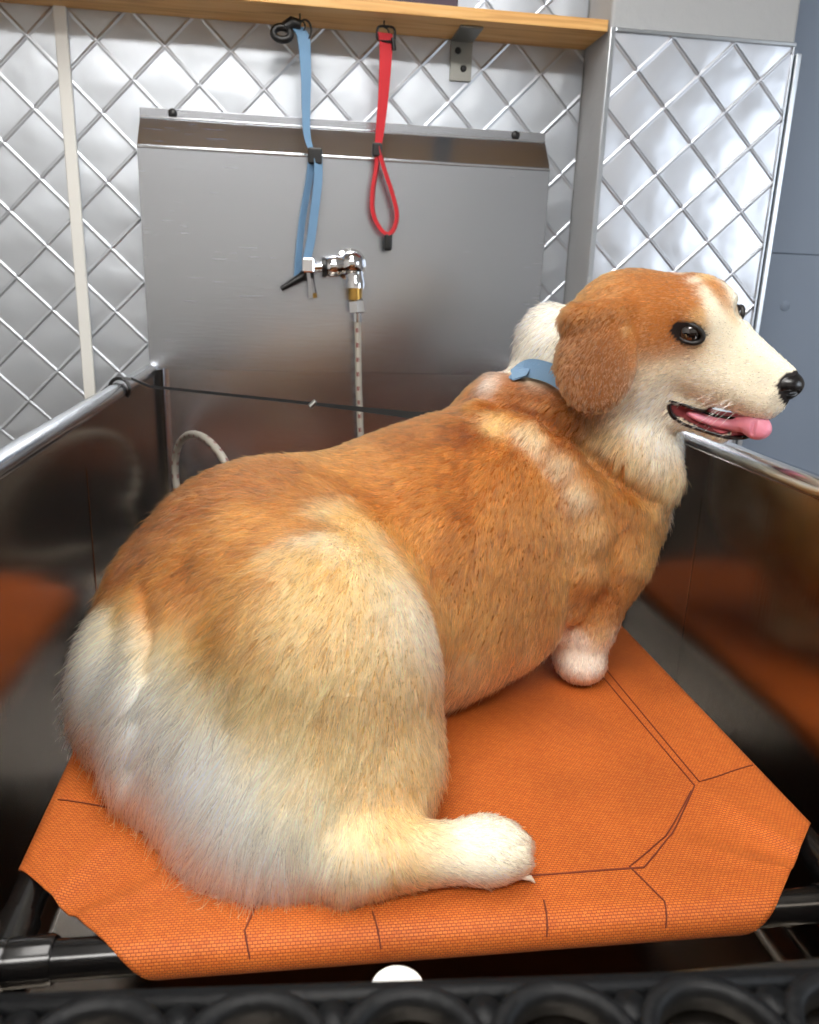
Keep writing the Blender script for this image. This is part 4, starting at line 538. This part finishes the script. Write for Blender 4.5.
def surface_nets(Fv, lo, h):               # dual mesh of the zero level of a sampled distance field
    s = Fv < 0; nx, ny, nz = Fv.shape; c = np.zeros((nx-1, ny-1, nz-1), np.uint8)
    for i in (0, 1):
        for j in (0, 1):
            for k in (0, 1): c += s[i:nx-1+i, j:ny-1+j, k:nz-1+k]
    act = (c > 0) & (c < 8); idx = np.argwhere(act); vid = -np.ones(act.shape, np.int64); vid[act] = np.arange(len(idx))
    pos = np.zeros((len(idx), 3)); cnt = np.zeros(len(idx))
    for a in [np.array(v) for v in np.ndindex(2, 2, 2)]:
        for ax in range(3):
            if a[ax] == 0:
                b = a.copy(); b[ax] = 1; fa = Fv[tuple((idx+a).T)]; fb = Fv[tuple((idx+b).T)]
                m = (fa < 0) != (fb < 0); t = np.where(m, fa/np.where(m, fa-fb, 1), 0)
                q = idx+a+0.; q[:, ax] += t; pos[m] += q[m]; cnt[m] += 1
    V = lo+h*pos/cnt[:, None]; faces = []
    for ax in range(3):
        dif = np.diff(s.astype(np.int8), axis=ax); e = np.argwhere(dif != 0); o = [i for i in range(3) if i != ax]
        ok = (e[:, o[0]] > 0) & (e[:, o[1]] > 0) & (e[:, o[0]] < Fv.shape[o[0]]-1) & (e[:, o[1]] < Fv.shape[o[1]]-1)
        e = e[ok]; d = dif[tuple(e.T)]; q = []
        for (u, v) in ((1, 1), (0, 1), (0, 0), (1, 0)):
            g = e.copy(); g[:, o[0]] -= u; g[:, o[1]] -= v; q.append(vid[tuple(g.T)])
        q = np.array(q).T; fl = (d > 0) if ax != 1 else (d < 0); q[~fl] = q[~fl][:, ::-1]; faces.append(q)
    return V, np.concatenate(faces)
def field_mesh(prims, lo, hi, h):
    lo, hi = np.array(lo, float), np.array(hi, float); n = ((hi-lo)/h).astype(int)+1
    ax = [lo[i]+h*np.arange(n[i]) for i in range(3)]; d = np.full(n, 9., np.float32)
    for p in prims:
        if p[0] == 'E': r = max(p[2]); a = np.array(p[1])-r; b = np.array(p[1])+r
        else: r = max(p[3]); a = np.minimum(p[1], p[2])-r; b = np.maximum(p[1], p[2])+r
        m = p[4]+min(.03, 8*h); i0 = np.clip(((a-m-lo)/h).astype(int), 0, n); i1 = np.clip(((b+m-lo)/h).astype(int)+2, 0, n)
        if (i1 <= i0).any(): continue
        sl = tuple(slice(i0[k], i1[k]) for k in range(3))
        X = np.stack(np.meshgrid(*[ax[k][sl[k]] for k in range(3)], indexing='ij'), -1)
        d[sl] = comb(d[sl], p, dprim(p, X))
    return surface_nets(d, lo, h)
V, Fq = field_mesh(PRIMS, (-.32, .38, H-.47), (.56, 1.10, H+.08), .0028)
V[:, 2] = np.maximum(V[:, 2], CZ+.0026)
dog = empty('dog', (.12, .7, CZ), 'fawn and white corgi sitting on the orange cot and looking back with its mouth open', 'dog')
def grad(X, e=8e-4):
    g = np.stack([sdf(X+np.eye(3)[i]*e)-sdf(X-np.eye(3)[i]*e) for i in range(3)], -1); return g/(np.linalg.norm(g, axis=1, keepdims=True)+1e-12)
N_ = grad(V)
fn0 = np.cross(V[Fq[:, 1]]-V[Fq[:, 0]], V[Fq[:, 2]]-V[Fq[:, 0]])
if (fn0*N_[Fq[:, 0]]).sum() < 0: Fq = Fq[:, ::-1]
me = bpy.data.meshes.new('body'); me.from_pydata(V.tolist(), [], Fq.tolist()); me.update()
def soft(X, A, s):                          # smooth nearest-point weights
    W = np.empty((len(X), len(A)), np.float32)
    for i in range(0, len(X), 20000):
        d2 = ((X[i:i+20000, None, :]-A[None, :, :3])**2).sum(-1)/(2*s[None]**2)
        W[i:i+20000] = np.exp(-(d2-d2.min(1, keepdims=True)))
    return W/W.sum(1, keepdims=True)
def vnoise(X, sc_, seed=0):                 # cheap smooth noise
    r = np.random.default_rng(seed); o = np.zeros(len(X))
    for k in range(5):
        w_ = r.normal(size=3); w_ /= np.linalg.norm(w_); o += np.sin(X@w_*sc_*(1+.35*k)+r.uniform(0, 6.28))
    return o/5
L_ = np.array([lin(*c) for c in COLS[:, 3:6]])
CN = V + np.stack([vnoise(V, 120, k) for k in (1, 2, 3)], -1)*(.0012+.0045*np.clip(np.linalg.norm(V-HO, axis=1)/.10-1, 0, 1))[:, None]
vc = soft(CN, COLS, COLS[:, 6])@L_
G_ = soft(V, GROOM, np.full(len(GROOM), .028)); gd = G_@GROOM[:, 3:6]; gl = G_@GROOM[:, 6]; gf = G_@GROOM[:, 7]
# mouth lining, eye sockets and nose base: bare skin
cut = [p for p in PRIMS if p[5] == '-' and p[4] < .008]; dc = np.min([dprim(p, V) for p in cut], 0)
dm = sdf(V, [p for p in PRIMS if p[5] == '+'])
bare = np.zeros(len(V)); lipv = dc < .0038
inm = (dc < .0025) & (dm < -.0006)
vc[lipv] = lin(48, 32, 32); bare[lipv] = 1; vc[inm] = lin(120, 50, 52)
EYEC = np.array(PT['eye'][0]); NOSE = np.array(PT['nose'][0])
eyes = [EYEC, hd_(.0262, .0190, -.0350)]
for e_ in eyes:
    dd = V-e_; q_ = np.sqrt((dd@HF/.0175)**2+((dd@HU)/.0115)**2+((dd@HS)/.02)**2); k_ = q_ < (1 if e_ is eyes[0] else .7)
    vc[k_] = lin(34, 26, 24); bare[k_] = 1
NC = hd_(.0985, -.0280, 0)
k_ = np.linalg.norm(V-NC, axis=1) < .0195; vc[k_] = lin(40, 36, 36); bare[k_] = 1
ca = me.color_attributes.new('fur_color', 'FLOAT_COLOR', 'POINT'); ca.data.foreach_set('color', np.c_[vc*.85, np.ones(len(vc))].ravel())
m = mat('skin', (200, 150, 100), .8, spec=.2); N = NT(m); at_ = N.n('Attribute', attribute_name='fur_color'); N.l(at_.outputs['Color'], N.b.inputs['Base Color'])
body = link('body', me, m, dog)

# collar: a band round the neck, lying on the fur
sdfg = lambda X: (lambda g: g/np.linalg.norm(g, axis=1, keepdims=True))(np.stack([sdf(X+np.eye(3)[i]*1e-3, PRIMS[:NECK_END])-sdf(X-np.eye(3)[i]*1e-3, PRIMS[:NECK_END]) for i in range(3)], -1))
vis = np.array(PT['collar']); cc_ = at(576, 398, .880); n_ = np.cross(vis[0]-cc_, vis[4]-cc_); n_ /= np.linalg.norm(n_); n_ *= np.sign(n_[2])
e1 = vis[0]-cc_; e1 -= n_*(e1@n_); e1 /= np.linalg.norm(e1); e2 = np.cross(n_, e1)
a1_ = math.atan2((vis[-1]-cc_)@e2, (vis[-1]-cc_)@e1); sgn = np.sign(a1_); far = []
for t_ in np.linspace(a1_, sgn*2*math.pi, 14)[1:-1]:
    q = math.cos(t_)*e1+math.sin(t_)*e2; ts = np.linspace(.02, .12, 201); dd = sdf(cc_+ts[:, None]*q, PRIMS[:NECK_END]); k_ = np.argmax(dd > 0) if (dd > 0).any() else 120
    far.append(cc_+q*min(ts[k_], .085))
cs = np.array(spline(list(vis)+far, 5, closed=True)); NCS = len(cs); gn = sdfg(cs); cs = cs+gn*.0065
for _ in range(8): gn = (np.roll(gn, 1, 0)+gn+np.roll(gn, -1, 0))/3
for _ in range(3): cs = (np.roll(cs, 1, 0)+2*cs+np.roll(cs, -1, 0))/4
CS_ = cs

# ---- fur: individual hairs rooted on the skin
tri = np.concatenate([Fq[:, [0, 1, 2]], Fq[:, [0, 2, 3]]]); a, b, c = V[tri[:, 0]], V[tri[:, 1]], V[tri[:, 2]]
cr_ = np.cross(b-a, c-a); ar = .5*np.linalg.norm(cr_, axis=1); ctr = (a+b+c)/3
fn = cr_/(2*ar[:, None]+1e-12)
head = np.clip(1-np.linalg.norm(ctr-HO, axis=1)/.16, 0, 1)
dens = ar*(1+2.2*head)*np.where(((EYE-ctr)*fn).sum(1) > -.12, 1, .30)*np.where(bare[tri[:, 0]] > 0, 0, 1)*np.where(ctr[:, 2] < CZ+.004, .1, 1)
NH = HAIRS
ti = RNG.choice(len(tri), NH, p=dens/dens.sum()); r1, r2_ = np.sqrt(RNG.random(NH)), RNG.random(NH)
bw = np.stack([1-r1, r1*(1-r2_), r1*r2_], -1); T = tri[ti]
mixv = lambda A: (A[T]*bw.reshape(NH, 3, *([1]*(A.ndim-1)))).sum(1)
root, nrm, gdir, glen, glift, gcol = mixv(V), mixv(N_), mixv(gd), mixv(gl), mixv(gf), mixv(vc)
nrm /= np.linalg.norm(nrm, axis=1, keepdims=True)
root = root-nrm*.0006
noi = np.stack([vnoise(root, 60, 11+k) for k in range(3)], -1)*.35+np.stack([vnoise(root, 300, 21+k) for k in range(3)], -1)*.22
noi *= (.35+.65*np.clip(np.linalg.norm(root-HO, axis=1)/.10-.6, 0, 1))[:, None]
gdir = gdir/np.linalg.norm(gdir, axis=1, keepdims=True)+noi
gdir -= nrm*(gdir*nrm).sum(1, keepdims=True); gdir /= np.linalg.norm(gdir, axis=1, keepdims=True)
L = glen*RNG.uniform(.65, 1.12, NH)*(1+.10*RNG.normal(size=NH))
kc = kdtree.KDTree(len(CS_))
for i, q in enumerate(CS_): kc.insert(q, i)
kc.balance(); dcl = np.array([kc.find(q)[2] for q in root]); nearc = dcl < .017; L[nearc] *= .45; glift[nearc] *= .4
L = np.maximum(L, .002); long_ = RNG.random(NH) < .01; L[long_] *= 1.2
# clumps
NCL = NH//18; ci = RNG.choice(NH, NCL, replace=False); kd = kdtree.KDTree(NCL)
for k, i in enumerate(ci): kd.insert(root[i], k)
kd.balance(); own = ci[np.array([kd.find(p)[1] for p in root])]
K_ = 6; S_ = np.linspace(0, 1, K_)[None, :, None]
lift = (glift*RNG.uniform(.7, 1.3, NH))[:, None, None]; jit = RNG.normal(size=(NH, 1, 3))*.13
def shape(i):
    n_, g_, l_ = nrm[i][:, None], gdir[i][:, None], L[i][:, None, None]
    d_ = g_*S_*(1-.12*lift[i])+n_*lift[i]*(S_-.62*S_**2)*1.25
    return root[i][:, None]+l_*d_
Pn = shape(np.arange(NH)); Pc = shape(own); off = (root-root[own])[:, None]
cl = (.74*RNG.uniform(.5, 1, NH))[:, None, None]*S_**1.3
Pn = Pn*(1-cl)+(Pc+off*.25)*cl + jit*L[:, None, None]*S_**1.5
gz = np.array([0, 0, -1.])*(L[:, None, None]**2)*4.*S_**2; Pn = Pn+gz
Pn[..., 2] = np.maximum(Pn[..., 2], CZ+.0012)
colr = gcol*(1+.24*RNG.normal(size=(NH, 1)))*(1+.14*vnoise(root, 90, 41)[:, None])*(1+.16*RNG.normal(size=NCL)[np.searchsorted(np.sort(ci), own) % NCL][:, None]*1.1)
colr = np.clip(colr, .01, .96)
hc = bpy.data.hair_curves.new('fur'); hc.add_curves([K_]*NH)
hc.attributes['position'].data.foreach_set('vector', Pn.astype(np.float32).ravel())
rad = np.repeat((.00021+.00009*np.clip(L/.02, 0, 1))[:, None], K_, 1)*np.array([1, 1, .95, .8, .55, .12])[None]
ra = hc.attributes.get('radius') or hc.attributes.new('radius', 'FLOAT', 'POINT'); ra.data.foreach_set('value', rad.astype(np.float32).ravel())
fa = hc.attributes.new('fur_color', 'FLOAT_COLOR', 'CURVE'); fa.data.foreach_set('color', np.c_[colr, np.ones(NH)].astype(np.float32).ravel())
hm_ = bpy.data.materials.new('fur'); hm_.use_nodes = True; nt = hm_.node_tree; nt.nodes.clear()
out = nt.nodes.new('ShaderNodeOutputMaterial'); hb_ = nt.nodes.new('ShaderNodeBsdfHairPrincipled'); an = nt.nodes.new('ShaderNodeAttribute'); an.attribute_name = 'fur_color'
hb_.model = 'CHIANG'; hb_.parametrization = 'COLOR'; hb_.inputs['Roughness'].default_value = .42; hb_.inputs['Radial Roughness'].default_value = .55; hb_.inputs['Coat'].default_value = 0
nt.links.new(an.outputs['Color'], hb_.inputs['Color']); nt.links.new(hb_.outputs[0], out.inputs[0])
hc.materials.append(hm_)
fo = bpy.data.objects.new('fur', hc); COL.objects.link(fo); fo.parent = dog; fo.matrix_parent_inverse = Matrix.Translation(dog.location).inverted()

# ---- face
lidm = mat('eyelid_black', (22, 18, 17), .5)
wet = mat('wet_black', (20, 17, 17), .22, spec=.6, bump=(900, .4, .0004))
for e_, sg in zip(eyes, (1, -1)):
    n_ = HS*sg; ctr_ = e_-n_*.0092
    if sg < 0: n_ = HS*-.55+HF*.8; n_ /= np.linalg.norm(n_); ctr_ = e_-n_*.0045
    ey = MB(); ey.sphere(ctr_, .0132 if sg > 0 else .0095, n=32); eo = ey.build('eye', mat('eye_dark', (24, 15, 12), .03, spec=.9, Coat_Weight=1.), dog, True)
    ir = MB(); lathe(ir, ctr_+n_*.0098+HF*.001, n_, [(0, .0068), (.0006, .0064)], 28); 
    rim = MB()
    pts = [e_+HF*(.0138*math.cos(t)+.001)+HU*(.0086*math.sin(t)-.0012*math.cos(t))+n_*(-.0028+.0036*(1-abs(math.cos(t)))) for t in np.linspace(0, 2*math.pi, 33)[:-1]]
    if sg < 0: pts = [e_+np.cross(HU, n_)*(.0085*math.cos(t))+HU*(.0072*math.sin(t))+n_*.0012 for t in np.linspace(0, 2*math.pi, 25)[:-1]]
    rim.tube(pts, .0026, 10, closed=True); rim.build('eyelid', lidm, dog, True)
# nose leather
nz = [['E', list(NC+HF*-.001), [.0175, .0155, .0175], [list(HF), list(HU), list(HS)], .004, '+'], ['E', list(NC+HF*.003+HU*.005), [.0150, .0105, .0160], [list(HF), list(HU), list(HS)], .006, '+'], ['K', list(NC-HU*.008), list(NC-HU*.017-HF*.002), [.007, .003], .006, '+']]
for s_ in (1, -1): nz.append(['K', list(NC+HF*.0165+HS*s_*.0065+HU*.0005), list(NC+HF*.005+HS*s_*.0175-HU*.0035), [.0034, .0018], .002, '-'])
nv, nf = field_mesh(nz, NC-.026, NC+.026, .0008)
mesh('nose', nv, nf.tolist(), wet, dog)
pts = lambda k: [np.array(v) for v in PT[k]]
# lips
up_ = spline(pts('upper'), 6); lo_ = spline(pts('lower'), 6)
back = -HS*0
MB().tube([q-HS*.0012 for q in up_], [.0010+.0009*math.sin(math.pi*min(1, i/len(up_)*1.1+.1)) for i in range(len(up_))], 8).build('upper_lip', wet, dog, True)
MB().tube([q-HS*.0016 for q in lo_], [.0026-.0004*i/len(lo_) for i in range(len(lo_))], 10).build('lower_lip', wet, dog, True)
# mouth lining: dark pink sheet just inside the lips
n_u, n_l = len(up_), len(lo_); W_ = 16; VV = []; FF = []
for k in range(W_):
    a = up_[min(n_u-1, round(k*(n_u-1)/(W_-1)))]; b = lo_[min(n_l-1, round(k*(n_l-1)/(W_-1)))]
    for j in range(5): t = j/4; q = a+(b-a)*(t*1.35-.25)-HS*(.0040+.005*math.sin(math.pi*t)); VV.append(q)
for k in range(W_-1):
    for j in range(4): FF.append((k*5+j, (k+1)*5+j, (k+1)*5+j+1, k*5+j+1))
pink = mat('mouth_pink', (186, 78, 88), .3, spec=.6, bump=(300, .5, .001), Subsurface_Weight=.15, Subsurface_Radius=(.004, .0015, .001))
gm = mesh('gum', VV, FF, pink, dog); so = gm.modifiers.new('s', 'SOLIDIFY'); so.thickness = .0015; so.offset = 0
tg = pts('tongue'); tm_ = mat('tongue_pink', (224, 140, 160), .32, spec=.6, bump=(500, .5, .0008), Subsurface_Weight=.25, Subsurface_Radius=(.005, .002, .0015))
tp_ = [['E', list((tg[i]+tg[i+1])/2), [np.linalg.norm(tg[i+1]-tg[i])/2+.005, (.0050, .0065, .0090, .0105, .0110)[i], .0100], None, .006, '+'] for i in range(len(tg)-1)]
for i, p_ in enumerate(tp_):
    d_ = tg[i+1]-tg[i]; d_ /= np.linalg.norm(d_); w_ = HS-d_*(HS@d_); w_ /= np.linalg.norm(w_); p_[3] = [list(d_), list(np.cross(w_, d_)), list(w_)]
TT = tg[3]*.4+tg[4]*.6
tp_.append(['E', list(TT+HU*.001), [.0135, .0120, .0085], [list(HF), list(HU), list(HS)], .006, '+'])
tp_.append(['K', list(TT+HS*.010+HU*.010-HF*.003), list(TT+HS*.0095-HU*.006+HF*.001), [.0012, .0008], .003, '-'])
allp = np.array([p_[1] for p_ in tp_]); tv, tf = field_mesh(tp_, allp.min(0)-.018, allp.max(0)+.018, .0010)
mesh('tongue', tv, tf.tolist(), tm_, dog)
ivory = mat('tooth_ivory', (222, 196, 140), .3)
t0, t1 = pts('tooth'); MB().tube([t1-HS*.004, t1*.5+t0*.5-HS*.0030, t0-HS*.0035+HU*-.002], [.0034, .0030, .0010], 12).build('tooth', ivory, dog, True)
for k in range(0):
    q = t1+HF*(-.010-.008*k)+HU*(.003+.001*k)-HS*.003; MB().tube([q-HU*.003, q, q+HU*.0035], [.0030, .0028, .0014], 10).build('tooth', ivory, dog, True)
# claws
claw = mat('claw_horn', (236, 224, 205), .35)
for (fx, fy_, fz) in ((.170, .468, .009), (.172, .482, .008), (.168, .496, .008)):
    q = Vector((fx, fy_, CZ+fz)); MB().tube([q-Vector((.006, 0, -.001)), q+Vector((.003, 0, -.002)), q+Vector((.007, 0, -.0065))], [.0026, .0022, .0006], 10).build('claw', claw, dog, True)
V2 = []
for k in range(NCS):
    t_ = cs[(k+1) % NCS]-cs[k-1]; t_ /= np.linalg.norm(t_); w_ = np.cross(gn[k], t_); w_ /= np.linalg.norm(w_); o_ = np.cross(t_, w_)
    if w_[2] < 0: w_ = -w_
    o_ = o_*np.sign(o_@gn[k])
    for (a_, b_) in ((-.0105, 0), (.0105, 0), (.0105, .0024), (-.0105, .0024)): V2.append(cs[k]+w_*a_+o_*b_)
F2 = [(k*4+j, ((k+1) % NCS)*4+j, ((k+1) % NCS)*4+(j+1) % 4, k*4+(j+1) % 4) for k in range(NCS) for j in range(4)]
mesh('collar', V2, F2, mat('collar_webbing', (98, 128, 156), .6, bump=(700, .6, .0008)), dog, False)
# whiskers
wk = MB(); rr = random.Random(3)
for k in range(16):
    q = hd_(.035+.04*rr.random(), -.045-.018*rr.random(), .0)+HS*.022
    d_ = (HS*.7*rr.uniform(.6, 1.1)-HU*rr.uniform(.2, .9)-HF*rr.uniform(.1, .9)); d_ /= np.linalg.norm(d_); l_ = rr.uniform(.018, .034)
    wk.tube([q, q+d_*l_*.5, q+d_*l_-HU*l_*.12], [.00022, .00018, .00005], 4, caps=False)
for k in range(10):
    q = hd_(rr.uniform(.0, .05), -.088, 0)+HS*.008; d_ = -HU*1.+HF*rr.uniform(-.3, .3)+HS*.3; l_ = rr.uniform(.008, .018); wk.tube([q, q+d_*l_], [.0002, .00005], 4, caps=False)
wk.build('whiskers', mat('whisker_white', (240, 238, 232), .4), dog, True)
